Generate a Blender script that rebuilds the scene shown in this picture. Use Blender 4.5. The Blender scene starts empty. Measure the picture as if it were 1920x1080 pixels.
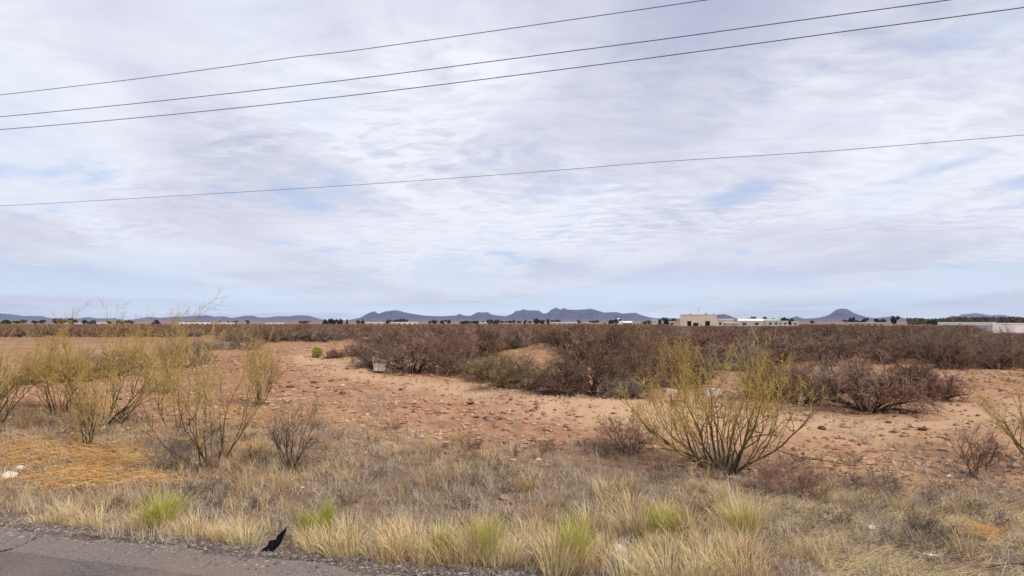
import bpy, math, random
import numpy as np
from mathutils import Vector, noise as mnoise

PI = math.pi
R = math.radians
scene = bpy.context.scene
C = scene.collection

# ------------------------------------------------------------------ camera
F = 1144.0                      # focal length in pixels of a 1920 wide frame
CAMZ = 2.5
PITCH = math.atan(63.0 / F)
cam_d = bpy.data.cameras.new('camera')
cam = bpy.data.objects.new('camera', cam_d)
C.objects.link(cam)
cam_d.sensor_width = 36.0
cam_d.lens = 36.0 * F / 1920.0
cam_d.clip_start = 0.1
cam_d.clip_end = 60000.0
cam.location = (0, 0, CAMZ)
cam.rotation_euler = (PI / 2 + PITCH, 0, 0)
scene.camera = cam

# ------------------------------------------------------------------ exposure
vs = scene.view_settings
vs.view_transform = 'Standard'
vs.look = 'None'
vs.gamma = 1.0
vs.use_curve_mapping = False
vs.exposure = 0.26

SUN_EL, SUN_AZ = R(42), R(120)   # azimuth clockwise from +Y: from the right, slightly behind the camera


# ------------------------------------------------------------------ node helpers
class NT:
    def __init__(self, tree):
        self.t = tree
        self.n = tree.nodes
        self.l = tree.links

    def node(self, typ, **kw):
        nd = self.n.new(typ)
        for k, v in kw.items():
            setattr(nd, k, v)
        return nd

    def put(self, sock, v):
        if v is None:
            return
        if isinstance(v, bpy.types.NodeSocket):
            self.l.new(v, sock)
        elif isinstance(v, (tuple, list)) and len(v) == 3 and sock.type == 'RGBA':
            sock.default_value = (*v, 1)
        else:
            sock.default_value = v

    def math(self, op, a, b=None, c=None, clamp=False):
        nd = self.node('ShaderNodeMath', operation=op, use_clamp=clamp)
        self.put(nd.inputs[0], a); self.put(nd.inputs[1], b); self.put(nd.inputs[2], c)
        return nd.outputs[0]

    def noise(self, vec, scale, detail=3, rough=0.55, dist=0.0):
        nd = self.node('ShaderNodeTexNoise')
        self.put(nd.inputs['Vector'], vec)
        nd.inputs['Scale'].default_value = scale
        nd.inputs['Detail'].default_value = detail
        nd.inputs['Roughness'].default_value = rough
        nd.inputs['Distortion'].default_value = dist
        return nd.outputs['Fac']

    def rng(self, v, a, b, c=0.0, d=1.0, smooth=False):
        nd = self.node('ShaderNodeMapRange', interpolation_type='SMOOTHSTEP' if smooth else 'LINEAR')
        self.put(nd.inputs[0], v)
        for i, x in enumerate((a, b, c, d)):
            nd.inputs[i + 1].default_value = x
        return nd.outputs[0]

    def mix(self, f, a, b, mode='MIX'):
        nd = self.node('ShaderNodeMix', data_type='RGBA', blend_type=mode)
        self.put(nd.inputs[0], f); self.put(nd.inputs[6], a); self.put(nd.inputs[7], b)
        return nd.outputs[2]

    def mapping(self, vec, loc=(0, 0, 0), rot=(0, 0, 0), sc=(1, 1, 1)):
        nd = self.node('ShaderNodeMapping')
        self.put(nd.inputs[0], vec)
        nd.inputs[1].default_value = loc; nd.inputs[2].default_value = rot; nd.inputs[3].default_value = sc
        return nd.outputs[0]


# ------------------------------------------------------------------ sky
world = bpy.data.worlds.new('World')
scene.world = world
world.use_nodes = True
w = NT(world.node_tree)
w.n.clear()
out = w.node('ShaderNodeOutputWorld')
bg = w.node('ShaderNodeBackground')
bg.inputs['Strength'].default_value = 0.1
w.l.new(bg.outputs[0], out.inputs[0])
sky = w.node('ShaderNodeTexSky', sky_type='NISHITA')
sky.sun_disc = False
sky.sun_elevation = SUN_EL
sky.sun_rotation = SUN_AZ
sky.altitude = 1400
sky.air_density = 1.0
sky.dust_density = 1.2
tc = w.node('ShaderNodeTexCoord')
sep = w.node('ShaderNodeSeparateXYZ')
w.l.new(tc.outputs['Generated'], sep.inputs[0])
dz = w.math('MAXIMUM', sep.outputs[2], 0.0)
den = w.math('ADD', dz, 0.07)
cx = w.math('DIVIDE', sep.outputs[0], den)
cy = w.math('DIVIDE', sep.outputs[1], den)
comb = w.node('ShaderNodeCombineXYZ')
w.l.new(cx, comb.inputs[0]); w.l.new(cy, comb.inputs[1])
P = comb.outputs[0]
warp = w.node('ShaderNodeTexNoise')
w.put(warp.inputs['Vector'], P)
warp.inputs['Scale'].default_value = 0.55
warp.inputs['Detail'].default_value = 2
wv = w.node('ShaderNodeVectorMath', operation='MULTIPLY_ADD')
w.put(wv.inputs[0], warp.outputs['Color']); wv.inputs[1].default_value = (0.9, 0.9, 0); w.put(wv.inputs[2], P)
PW = wv.outputs[0]
streak = w.noise(w.mapping(PW, (3.1, 0.7, 0), (0, 0, R(12)), (1.0, 0.36, 1)), 1.05, 5, 0.55)     # long bands
broad = w.noise(w.mapping(PW, (7.7, 2.2, 0), (0, 0, R(-20)), (0.8, 0.5, 1)), 0.62, 3, 0.5)       # big soft masses
ripple = w.noise(w.mapping(PW, (1.3, 4.2, 0), (0, 0, R(18)), (1.0, 1.6, 1)), 5.5, 6, 0.65, 0.4)    # mackerel ripples
def blob(x0_, y0_, sx_, sy_):
    a = w.math('POWER', w.math('DIVIDE', w.math('SUBTRACT', cx, x0_), sx_), 2.0)
    b = w.math('POWER', w.math('DIVIDE', w.math('SUBTRACT', cy, y0_), sy_), 2.0)
    return w.math('POWER', 2.718, w.math('MULTIPLY', w.math('ADD', a, b), -1.0))


thin = w.math('ADD', blob(-0.35, 3.9, 1.1, 1.5), w.math('ADD', w.math('MULTIPLY', blob(2.0, 3.3, 1.2, 1.3), 0.7), w.math('MULTIPLY', blob(-0.25, 2.0, 0.5, 0.25), 0.6)), clamp=True)
rmask = w.math('ADD', w.rng(w.noise(w.mapping(P, (0.6, 5.9, 0)), 0.55, 2), 0.45, 0.62, 0.1, 0.6, True), w.math('MULTIPLY', thin, 0.7), clamp=True)
# density of the veil
v = w.math('MULTIPLY_ADD', streak, 0.55, w.math('MULTIPLY', broad, 0.55))
rip = w.math('MULTIPLY', w.math('SUBTRACT', ripple, 0.5), w.math('MULTIPLY', rmask, 0.42))
v = w.math('ADD', v, rip)
hor = w.rng(dz, 0.0, 0.20, 1.0, 0.0, True)
low = w.rng(dz, 0.015, 0.17, 0.62, 1.0, True)             # the veil thins towards the horizon
cover = w.rng(v, 0.36, 0.56, 0.0, 1.0, True)
lowcut = w.rng(dz, 0.02, 0.14, 0.12, 0.0, True)
side = w.rng(w.noise(w.mapping(P, (9.0, 3.0, 0)), 0.33, 2), 0.42, 0.58, 0.0, 1.0, True)
gap = w.rng(w.noise(w.mapping(PW, (4.4, 8.1, 0), (0, 0, R(10)), (1, 0.6, 1)), 0.9, 4, 0.6), 0.54, 0.66, 0, 1, True)
cover = w.math('MULTIPLY', w.rng(cover, 0, 1, 0.70, 1.0), w.math('SUBTRACT', 1.0, w.math('MULTIPLY', gap, 0.55)), clamp=True)
lowblue = w.math('MULTIPLY', w.rng(dz, 0.012, 0.115, 1.0, 0.0, True), w.rng(side, 0, 1, 0.2, 0.85))
cover = w.math('MULTIPLY', cover, w.math('SUBTRACT', 1.0, lowblue), clamp=True)
# brightness of the cloud: lilac grey where thick, white where thin and rippled
thick = w.rng(w.math('ADD', w.math('MULTIPLY', broad, 0.85), w.math('MULTIPLY', streak, 0.42)), 0.50, 0.78, 0.05, 1.0, True)
thick = w.math('SUBTRACT', thick, w.math('MULTIPLY', thin, 0.45), clamp=True)
shade = w.math('SUBTRACT', w.math('MULTIPLY', thick, w.rng(dz, 0.08, 0.45, 0.5, 1.0, True)), w.math('MULTIPLY', rip, 4.6), clamp=True)
ccol = w.mix(shade, (7.7, 7.85, 8.5), (3.9, 4.15, 5.6))
skyb = w.mix(1.0, sky.outputs[0], (0.92, 0.98, 1.10), 'MULTIPLY')
blue = w.mix(0.62, skyb, (3.9, 5.3, 8.0))
blue = w.mix(w.rng(dz, 0.0, 0.09, 0.9, 0.0, True), blue, (8.6, 10.0, 10.8))              # bright thin haze over the blue
col = w.mix(cover, blue, ccol)
below = w.rng(sep.outputs[2], -0.02, 0.0, 0.0, 1.0)
col = w.mix(below, (3.0, 2.3, 1.8), col)
w.put(bg.inputs['Color'], col)

# ------------------------------------------------------------------ sun
sun_d = bpy.data.lights.new('sun', 'SUN')
sun_d.energy = 3.1
sun_d.angle = R(4)
sun_d.color = (1.0, 0.89, 0.73)
sun = bpy.data.objects.new('sun', sun_d)
C.objects.link(sun)
sd = Vector((math.sin(SUN_AZ) * math.cos(SUN_EL), math.cos(SUN_AZ) * math.cos(SUN_EL), math.sin(SUN_EL)))
sun.rotation_euler = sd.to_track_quat('Z', 'Y').to_euler()
sun.location = (0, -20, 40)


# ------------------------------------------------------------------ object helpers
def tag(o, label=None, cat=None, group=None, kind=None):
    if label: o['label'] = label
    if cat: o['category'] = cat
    if group: o['group'] = group
    if kind: o['kind'] = kind
    return o


def empty(name, loc=(0, 0, 0), rz=0.0, sc=1.0):
    o = bpy.data.objects.new(name, None)
    C.objects.link(o)
    o.location = loc
    o.rotation_euler = (0, 0, rz)
    if not isinstance(sc, tuple): sc = (sc, sc, sc)
    o.scale = sc
    o.empty_display_size = 0.2
    return o


def link(name, me, parent=None):
    o = bpy.data.objects.new(name, me)
    C.objects.link(o)
    if parent is not None: o.parent = parent
    return o


def mesh_np(name, verts, faces, mats, smooth=False, midx=None, tint=None):
    """verts Nx3; faces: int array Mx3 or Mx4 (or list of arrays)"""
    me = bpy.data.meshes.new(name)
    fl = faces if isinstance(faces, list) else [faces]
    fl = [np.asarray(f, dtype=np.int32) for f in fl if len(f)]
    verts = np.asarray(verts, dtype=np.float32)
    me.vertices.add(len(verts))
    me.vertices.foreach_set('co', verts.ravel())
    loops = np.concatenate([f.ravel() for f in fl])
    counts = np.concatenate([np.full(len(f), f.shape[1], dtype=np.int32) for f in fl])
    starts = np.concatenate([[0], np.cumsum(counts)[:-1]]).astype(np.int32)
    me.loops.add(len(loops))
    me.loops.foreach_set('vertex_index', loops)
    me.polygons.add(len(counts))
    me.polygons.foreach_set('loop_start', starts)
    me.polygons.foreach_set('loop_total', counts)
    me.polygons.foreach_set('use_smooth', np.full(len(counts), smooth, dtype=bool))
    if not isinstance(mats, (list, tuple)): mats = [mats]
    for m in mats: me.materials.append(m)
    if midx is not None:
        me.polygons.foreach_set('material_index', np.asarray(midx, dtype=np.int32))
    if tint is not None:
        a = me.attributes.new('tint', 'FLOAT', 'POINT')
        a.data.foreach_set('value', np.asarray(tint, dtype=np.float32))
    me.update()
    me.validate()
    return me


# ------------------------------------------------------------------ materials
def mat(name, build, rough=0.85, spec=0.2):
    m = bpy.data.materials.new(name)
    m.use_nodes = True
    t = NT(m.node_tree)
    b = m.node_tree.nodes['Principled BSDF']
    b.inputs['Roughness'].default_value = rough
    b.inputs['Specular IOR Level'].default_value = spec
    build(t, b)
    return m


def tinted(name, cols, rough=0.8, spec=0.15, nscale=6.0, trans=0.0):
    """colour drawn per thing (object random), per blade (tint attribute) and by a little noise"""
    def f(t, b):
        oi = t.node('ShaderNodeObjectInfo')
        at = t.node('ShaderNodeAttribute', attribute_name='tint')
        tc = t.node('ShaderNodeTexCoord')
        n = t.noise(tc.outputs['Object'], nscale, 3)
        a = t.math('MULTIPLY', oi.outputs['Random'], 0.5)
        a = t.math('ADD', a, t.math('MULTIPLY', at.outputs['Fac'], 0.5))
        a = t.math('ADD', a, t.math('MULTIPLY', t.math('SUBTRACT', n, 0.35), 0.4), clamp=True)
        rp = t.node('ShaderNodeValToRGB')
        e = rp.color_ramp.elements
        while len(e) < len(cols): e.new(0.5)
        for i, c in enumerate(cols):
            e[i].position = i / (len(cols) - 1); e[i].color = (*c, 1)
        t.put(rp.inputs[0], a)
        t.put(b.inputs['Base Color'], rp.outputs[0])
    return mat(name, f, rough, spec)


def plain(name, col, rough=0.7, spec=0.3, var=0.15, nscale=3.0, metal=0.0):
    def f(t, b):
        tc = t.node('ShaderNodeTexCoord')
        n = t.noise(tc.outputs['Object'], nscale, 5)
        n2 = t.rng(n, 0.3, 0.7, 1 - var, 1 + var)
        nd = t.node('ShaderNodeMix', data_type='RGBA', blend_type='MULTIPLY')
        nd.inputs[0].default_value = 1
        nd.inputs[6].default_value = (*col, 1)
        t.put(nd.inputs[7], n2)
        t.put(b.inputs['Base Color'], nd.outputs[2])
        b.inputs['Metallic'].default_value = metal
    return mat(name, f, rough, spec)


ROAD_A = R(14.5)
RD = np.array([math.cos(ROAD_A), -math.sin(ROAD_A)])     # along the road
RN = np.array([math.sin(ROAD_A), math.cos(ROAD_A)])      # away from the road
EDGE = 5.72


def road_dist_node(t, pos):
    d = t.node('ShaderNodeVectorMath', operation='DOT_PRODUCT')
    t.put(d.inputs[0], pos); d.inputs[1].default_value = (RN[0], RN[1], 0)
    return d.outputs['Value']


def ground_build(t, b):
    g = t.node('ShaderNodeNewGeometry')
    pos = g.outputs['Position']
    sp = t.node('ShaderNodeSeparateXYZ'); t.put(sp.inputs[0], pos)
    nP = road_dist_node(t, pos)
    n_big = t.noise(pos, 0.12, 4, 0.6)
    n_mid = t.noise(pos, 0.9, 5, 0.62)
    n_fine = t.noise(pos, 9.0, 5, 0.7)
    n_grit = t.noise(pos, 45.0, 3, 0.7)
    sand = t.mix(t.rng(n_mid, 0.3, 0.7, 0, 1), (0.37, 0.205, 0.112), (0.53, 0.335, 0.195))
    sand = t.mix(t.rng(n_big, 0.42, 0.62, 0, 0.75, True), sand, (0.34, 0.18, 0.11))
    sand = t.mix(t.rng(n_fine, 0.52, 0.75, 0, 0.6), sand, (0.25, 0.135, 0.085))
    sand = t.mix(t.rng(n_grit, 0.60, 0.75, 0, 0.45), sand, (0.64, 0.48, 0.35))
    n_grav = t.noise(pos, 3.2, 6, 0.75)
    sand = t.mix(t.rng(n_grav, 0.46, 0.66, 0, 0.85), sand, (0.25, 0.13, 0.08))
    sand = t.mix(t.rng(n_grav, 0.28, 0.42, 0.45, 0), sand, (0.62, 0.46, 0.32))
    trk = t.node('ShaderNodeAttribute', attribute_name='track')
    tf = t.math('MULTIPLY', trk.outputs['Fac'], t.rng(n_mid, 0.3, 0.6, 0.6, 0.95))
    sand = t.mix(tf, sand, t.mix(n_fine, (0.48, 0.31, 0.185), (0.60, 0.415, 0.265)))
    thatch = t.mix(t.rng(n_fine, 0.3, 0.7, 0, 1), (0.085, 0.060, 0.046), (0.22, 0.160, 0.115))
    thatch = t.mix(t.rng(n_grit, 0.5, 0.72, 0, 0.6), thatch, (0.38, 0.30, 0.21))
    lft = t.math('MULTIPLY', t.rng(sp.outputs[0], -5.5, -2.6, 1.0, 0.0, True), t.rng(nP, 8.0, 9.8, 0.0, 1.0, True))
    lft = t.math('MULTIPLY', lft, t.rng(n_big, 0.35, 0.6, 0.5, 1.0))
    thatch = t.mix(t.math('MULTIPLY', lft, 0.7), thatch, t.mix(n_fine, (0.22, 0.11, 0.045), (0.40, 0.235, 0.11)))
    # verge boundary, ragged, deeper on the left
    e = t.math('ADD', nP, t.math('MULTIPLY', t.math('SUBTRACT', n_mid, 0.5), 5.0))
    e = t.math('ADD', e, t.rng(sp.outputs[0], -10, -3, -0.4, 0.0))
    verge = t.rng(e, 10.2, 12.6, 1.0, 0.0, True)
    c = t.mix(t.math('MULTIPLY', verge, 0.88), sand, thatch)
    # dark litter under the far brush
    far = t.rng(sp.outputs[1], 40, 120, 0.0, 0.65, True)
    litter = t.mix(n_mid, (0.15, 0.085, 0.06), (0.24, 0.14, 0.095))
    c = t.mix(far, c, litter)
    # dark gravel by the asphalt
    gr = t.rng(nP, EDGE + 0.12, EDGE + 0.75, 1.0, 0.0, True)
    gcol = t.mix(t.rng(n_grit, 0.35, 0.65), (0.07, 0.055, 0.05), (0.25, 0.20, 0.18))
    c = t.mix(gr, c, gcol)
    t.put(b.inputs['Base Color'], c)
    bp = t.node('ShaderNodeBump')
    bp.inputs['Strength'].default_value = 0.8
    bp.inputs['Distance'].default_value = 0.05
    h = t.math('ADD', t.math('MULTIPLY', n_fine, 1.0), t.math('MULTIPLY', n_grit, 0.35))
    t.put(bp.inputs['Height'], h)
    t.put(b.inputs['Normal'], bp.outputs[0])


M_GROUND = mat('desert_soil', ground_build, 0.95, 0.1)


def asphalt(name, lo, hi, speck):
    def f(t, b):
        g = t.node('ShaderNodeNewGeometry')
        pos = g.outputs['Position']
        n1 = t.noise(pos, 55, 3, 0.8)
        n2 = t.noise(pos, 1.3, 4, 0.6)
        n3 = t.noise(pos, 130, 2, 0.7)
        c = t.mix(t.rng(n1, 0.35, 0.68), lo, hi)
        c = t.mix(t.rng(n3, 0.60, 0.70), c, speck)
        c = t.mix(t.rng(n2, 0.4, 0.65, 0, 0.5), c, (0.24, 0.18, 0.14))
        n4 = t.noise(pos, 12, 5, 0.7)
        c = t.mix(t.rng(n4, 0.56, 0.70, 0, 0.55), c, (0.07, 0.06, 0.058))
        t.put(b.inputs['Base Color'], c)
        bp = t.node('ShaderNodeBump')
        bp.inputs['Strength'].default_value = 0.9; bp.inputs['Distance'].default_value = 0.012
        t.put(bp.inputs['Height'], n1)
        t.put(b.inputs['Normal'], bp.outputs[0])
    return mat(name, f, 0.9, 0.25)


M_SHOULDER = asphalt('worn_asphalt', (0.10, 0.082, 0.076), (0.30, 0.245, 0.220), (0.52, 0.45, 0.40))
M_ROAD = asphalt('road_asphalt', (0.05, 0.043, 0.042), (0.22, 0.188, 0.176), (0.44, 0.39, 0.36))
M_CRACK = plain('crack_shadow_tar', (0.025, 0.021, 0.020), 0.9)


def stone_mat(name, cols):
    def f(t, b):
        oi = t.node('ShaderNodeObjectInfo')
        at = t.node('ShaderNodeAttribute', attribute_name='tint')
        tc = t.node('ShaderNodeTexCoord')
        n = t.noise(tc.outputs['Object'], 9, 4)
        a = t.math('ADD', t.math('MULTIPLY', at.outputs['Fac'], 0.8), t.math('MULTIPLY', oi.outputs['Random'], 0.6))
        a = t.math('FRACT', a)
        rp = t.node('ShaderNodeValToRGB')
        e = rp.color_ramp.elements
        while len(e) < len(cols): e.new(0.5)
        for i, c in enumerate(cols):
            e[i].position = i / (len(cols) - 1); e[i].color = (*c, 1)
        t.put(rp.inputs[0], a)
        m = t.node('ShaderNodeMix', data_type='RGBA', blend_type='MULTIPLY')
        m.inputs[0].default_value = 1
        t.put(m.inputs[6], rp.outputs[0]); t.put(m.inputs[7], t.rng(n, 0.3, 0.7, 0.7, 1.2))
        t.put(b.inputs['Base Color'], m.outputs[2])
    return mat(name, f, 0.9, 0.15)


M_PEBBLE = stone_mat('desert_pebbles', [(0.30, 0.15, 0.09), (0.47, 0.29, 0.19), (0.22, 0.11, 0.07), (0.55, 0.38, 0.27), (0.36, 0.20, 0.13)])
M_GRAVEL = stone_mat('road_gravel', [(0.05, 0.045, 0.045), (0.19, 0.16, 0.15), (0.09, 0.075, 0.07), (0.34, 0.29, 0.26), (0.13, 0.10, 0.09)])
M_ROCK = stone_mat('field_rock', [(0.40, 0.24, 0.16), (0.50, 0.34, 0.24), (0.33, 0.18, 0.12)])
M_DARKROCK = plain('dark_clod', (0.13, 0.065, 0.045), 0.95)
M_PALEROCK = plain('pale_stone', (0.68, 0.62, 0.53), 0.9, var=0.25, nscale=8)
M_BOX = plain('weathered_plastic', (0.50, 0.46, 0.41), 0.8, 0.2, 0.3, 6)
M_CONCRETE = plain('concrete', (0.46, 0.40, 0.33), 0.85, var=0.2, nscale=5)

M_MESQ_TWIG = tinted('mesquite_twigs', [(0.085, 0.056, 0.044), (0.17, 0.102, 0.075), (0.24, 0.145, 0.108), (0.34, 0.24, 0.18)])
M_RED_TWIG = tinted('red_twigs', [(0.17, 0.090, 0.070), (0.24, 0.130, 0.100), (0.32, 0.20, 0.150)])
M_GREY_TWIG = tinted('grey_twigs', [(0.15, 0.105, 0.085), (0.22, 0.17, 0.135), (0.30, 0.24, 0.20)])
M_OLIVE_TWIG = tinted('olive_twigs', [(0.17, 0.125, 0.065), (0.25, 0.18, 0.095), (0.27, 0.17, 0.10)])
M_MESQ_BARK = tinted('mesquite_bark', [(0.04, 0.029, 0.024), (0.075, 0.054, 0.043), (0.15, 0.115, 0.09)])


def pv_bark(t, b):
    tc = t.node('ShaderNodeTexCoord')
    sp = t.node('ShaderNodeSeparateXYZ'); t.put(sp.inputs[0], tc.outputs['Object'])
    n = t.noise(tc.outputs['Object'], 5, 4)
    f = t.math('ADD', sp.outputs[2], t.math('MULTIPLY', t.math('SUBTRACT', n, 0.5), 1.6))
    c = t.mix(t.rng(f, 0.15, 0.9), (0.055, 0.040, 0.026), (0.19, 0.135, 0.048))
    c = t.mix(t.rng(f, 0.9, 1.8), c, (0.30, 0.22, 0.075))
    t.put(b.inputs['Base Color'], c)


M_PV_BARK = mat('palo_verde_bark', pv_bark, 0.8, 0.15)
M_PV_TWIG = tinted('palo_verde_twigs', [(0.22, 0.145, 0.055), (0.36, 0.235, 0.075), (0.46, 0.33, 0.12), (0.33, 0.26, 0.07)])
M_PV_TWIG2 = tinted('dry_yellow_twigs', [(0.26, 0.165, 0.07), (0.38, 0.26, 0.10), (0.46, 0.36, 0.15)])
M_FLECK = tinted('dry_leaf_flecks', [(0.34, 0.17, 0.045), (0.50, 0.29, 0.07), (0.58, 0.40, 0.12), (0.42, 0.32, 0.07)])
M_LITTER_SHADE = tinted('leaf_litter_shade', [(0.06, 0.038, 0.026), (0.12, 0.07, 0.042), (0.20, 0.11, 0.06)])
M_DARKW = tinted('dark_weeds', [(0.07, 0.052, 0.042), (0.16, 0.12, 0.09), (0.28, 0.215, 0.16)])
M_STRAW = tinted('straw_grass', [(0.30, 0.18, 0.09), (0.56, 0.40, 0.20), (0.70, 0.56, 0.33), (0.52, 0.42, 0.20), (0.80, 0.69, 0.46)])
M_GREENG = tinted('green_grass', [(0.20, 0.22, 0.03), (0.33, 0.34, 0.04), (0.44, 0.42, 0.07), (0.62, 0.52, 0.20)])
M_GREYW = tinted('grey_weeds', [(0.14, 0.105, 0.085), (0.30, 0.24, 0.195), (0.50, 0.43, 0.35), (0.44, 0.33, 0.20)])
M_TANW = tinted('tan_weeds', [(0.30, 0.19, 0.11), (0.46, 0.32, 0.17), (0.60, 0.46, 0.25)])
M_ORANGE = tinted('orange_dry_brush', [(0.32, 0.16, 0.06), (0.56, 0.31, 0.11), (0.76, 0.50, 0.21)])
M_OCHRE = tinted('ochre_dry_grass', [(0.25, 0.135, 0.06), (0.42, 0.255, 0.11), (0.56, 0.39, 0.19)])
M_BLACK = plain('black_rubber', (0.008, 0.008, 0.010), 0.9, 0.1)
M_WHITE = plain('white_plastic', (0.82, 0.82, 0.84), 0.45, 0.4, 0.06)
M_PAPER = plain('crumpled_paper', (0.74, 0.74, 0.76), 0.8, 0.2, 0.1)
M_CREAM = plain('cream_stucco', (0.68, 0.60, 0.47), 0.9, var=0.07, nscale=0.6)
M_WBLD = plain('white_stucco', (0.74, 0.72, 0.66), 0.9, var=0.08, nscale=0.4)
M_PINKB = plain('pink_beige_stucco', (0.62, 0.47, 0.37), 0.9, var=0.1, nscale=0.4)
M_LILAC = plain('pale_grey_panels', (0.58, 0.54, 0.56), 0.8, var=0.18, nscale=0.3)
M_ROOFW = plain('white_metal_roof', (0.80, 0.79, 0.74), 0.6, var=0.05)
M_ROOFG = plain('pale_green_roof', (0.36, 0.48, 0.36), 0.6, var=0.08)
M_BAYSHADE = plain('bay_shade', (0.02, 0.02, 0.022), 0.4, 0.4)
M_METAL = plain('rooftop_unit_metal', (0.32, 0.32, 0.33), 0.5, 0.5)
M_CABLE = plain('cable', (0.12, 0.12, 0.14), 0.6, 0.3)
M_CABLE2 = plain('grey_cable', (0.14, 0.14, 0.17), 0.6, 0.3)
M_CONIFER = tinted('dark_evergreen', [(0.018, 0.03, 0.016), (0.035, 0.05, 0.026), (0.06, 0.07, 0.035)])
M_OLIVETREE = tinted('olive_tree_leaves', [(0.045, 0.05, 0.025), (0.075, 0.075, 0.04), (0.11, 0.10, 0.055)])
M_TRUNK = plain('tree_bark', (0.09, 0.06, 0.045), 0.9)


def mountain_build(t, b):
    g = t.node('ShaderNodeNewGeometry')
    n = t.noise(g.outputs['Position'], 0.004, 6, 0.65)
    sp = t.node('ShaderNodeSeparateXYZ'); t.put(sp.inputs[0], g.outputs['Position'])
    c = t.mix(t.rng(n, 0.35, 0.65), (0.018, 0.019, 0.048), (0.075, 0.058, 0.092))  # air's blue put into rock colour; wide noise contrast stands in for relief shading
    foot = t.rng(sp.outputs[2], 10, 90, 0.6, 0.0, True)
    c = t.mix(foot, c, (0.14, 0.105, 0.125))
    t.put(b.inputs['Base Color'], c)
    bp = t.node('ShaderNodeBump'); bp.inputs['Strength'].default_value = 1.0; bp.inputs['Distance'].default_value = 90
    t.put(bp.inputs['Height'], t.noise(g.outputs['Position'], 0.006, 6, 0.6))
    t.put(b.inputs['Normal'], bp.outputs[0])


M_MOUNT = mat('hazed_mountain_rock', mountain_build, 0.95, 0.05)

# ------------------------------------------------------------------ terrain
_rs = np.random.RandomState(11)
_GR = _rs.rand(256, 256).astype(np.float64)


def vnoise(x, y):
    xi = np.floor(x).astype(int); yi = np.floor(y).astype(int)
    fx = x - xi; fy = y - yi
    fx = fx * fx * (3 - 2 * fx); fy = fy * fy * (3 - 2 * fy)
    g = lambda a, b: _GR[a % 256, b % 256]
    return (g(xi, yi) * (1 - fx) * (1 - fy) + g(xi + 1, yi) * fx * (1 - fy) + g(xi, yi + 1) * (1 - fx) * fy + g(xi + 1, yi + 1) * fx * fy) - 0.5


MOUNDS = [(-11.5, 36, 1.05, 7.5, 8), (-8, 27, 0.45, 6, 5), (-30, 60, 0.4, 20, 12), (3, 44, 0.85, 4, 3.5), (9.0, 45, 0.3, 7, 5),
          (20, 27, 0.35, 7, 5), (14, 13.5, 0.25, 4, 3), (10, 21, 0.25, 6, 3), (-4, 15.5, 0.12, 5, 1.4), (4, 17, 0.15, 6, 1.6), (-14, 17, 0.3, 5, 4)]


def H(x, y):
    x = np.asarray(x, dtype=float); y = np.asarray(y, dtype=float)
    d = x * RN[0] + y * RN[1]
    z = np.zeros_like(x)
    for (mx, my, hh, sx, sy) in MOUNDS:
        z = z + hh * np.exp(-((x - mx) / sx) ** 2 - ((y - my) / sy) ** 2)
    z = z + 0.30 * vnoise(x * 0.11 + 3, y * 0.11 + 9) + 0.14 * vnoise(x * 0.45, y * 0.45) + 0.05 * vnoise(x * 1.7 + 40, y * 1.7)
    rough_ = np.clip((d - 10.5) / 2.0, 0, 1) * np.clip((60 - d) / 20, 0, 1)
    z = z + rough_ * (0.12 * vnoise(x * 1.1 + 7, y * 1.1) + 0.08 * vnoise(x * 2.5, y * 2.5 + 5))
    bank = d - 16.0 - 1.2 * np.sin(x * 0.35) + 0.25 * x * 0
    z = z + 0.24 * np.exp(-(bank / 1.5) ** 2) * np.clip((x + 9) / 3, 0, 1) * (0.7 + 0.8 * vnoise(x * 0.5, y * 0.5 + 50))
    k = np.clip((d - EDGE - 0.15) / 3.5, 0, 1)
    k = k * k * (3 - 2 * k)
    far = np.clip((np.hypot(x, y) - 250) / 400, 0, 1)
    return z * k * (1 - far) - 0.10 * np.clip((d - EDGE - 0.1) / 1.2, 0, 1) * (1 - far)


def h1(x, y):
    return float(H(np.array([x]), np.array([y]))[0])


def ray(px, py):
    u = (px - 960.0) / F; v_ = (540.0 - py) / F
    return np.array([u, math.cos(PITCH) - v_ * math.sin(PITCH), math.sin(PITCH) + v_ * math.cos(PITCH)])


def ground(px, py):
    """where the line of sight through a photograph pixel meets the terrain"""
    d = ray(px, py)
    t = np.concatenate([np.arange(3, 60, 0.05), np.arange(60, 600, 0.5)])
    X = d[0] * t; Y = d[1] * t; Z = CAMZ + d[2] * t
    hit = np.where(Z < H(X, Y))[0]
    i = hit[0] if len(hit) else len(t) - 1
    return float(X[i]), float(Y[i]), h1(X[i], Y[i])


def proj(x, y, z):
    x = np.asarray(x); y = np.asarray(y); z = np.asarray(z) - CAMZ
    cp, sp_ = math.cos(PITCH), math.sin(PITCH)
    depth = y * cp + z * sp_
    up = -y * sp_ + z * cp  # near-black panel puts the bay's inner shade into its colour
    depth = np.where(depth < 0.05, 0.05, depth)
    return 960 + F * x / depth, 540 - F * up / depth


def grid(a, lo, hi, dt, centre):
    t0 = math.asinh((lo - centre) / a); t1 = math.asinh((hi - centre) / a)
    n = int((t1 - t0) / dt)
    return centre + a * np.sinh(np.linspace(t0, t1, n))


gx = grid(9, -15000, 15000, 0.033, 0)
gy = grid(9, -1500, 15000, 0.033, 12)
GX, GY = np.meshgrid(gx, gy)
GZ = H(GX, GY)
nx, ny = len(gx), len(gy)
ii = np.arange(ny - 1)[:, None] * nx + np.arange(nx - 1)[None, :]
fq = np.stack([ii, ii + 1, ii + nx + 1, ii + nx], -1).reshape(-1, 4)
gme = mesh_np('ground', np.stack([GX, GY, GZ], -1).reshape(-1, 3), fq, M_GROUND, True)
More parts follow.
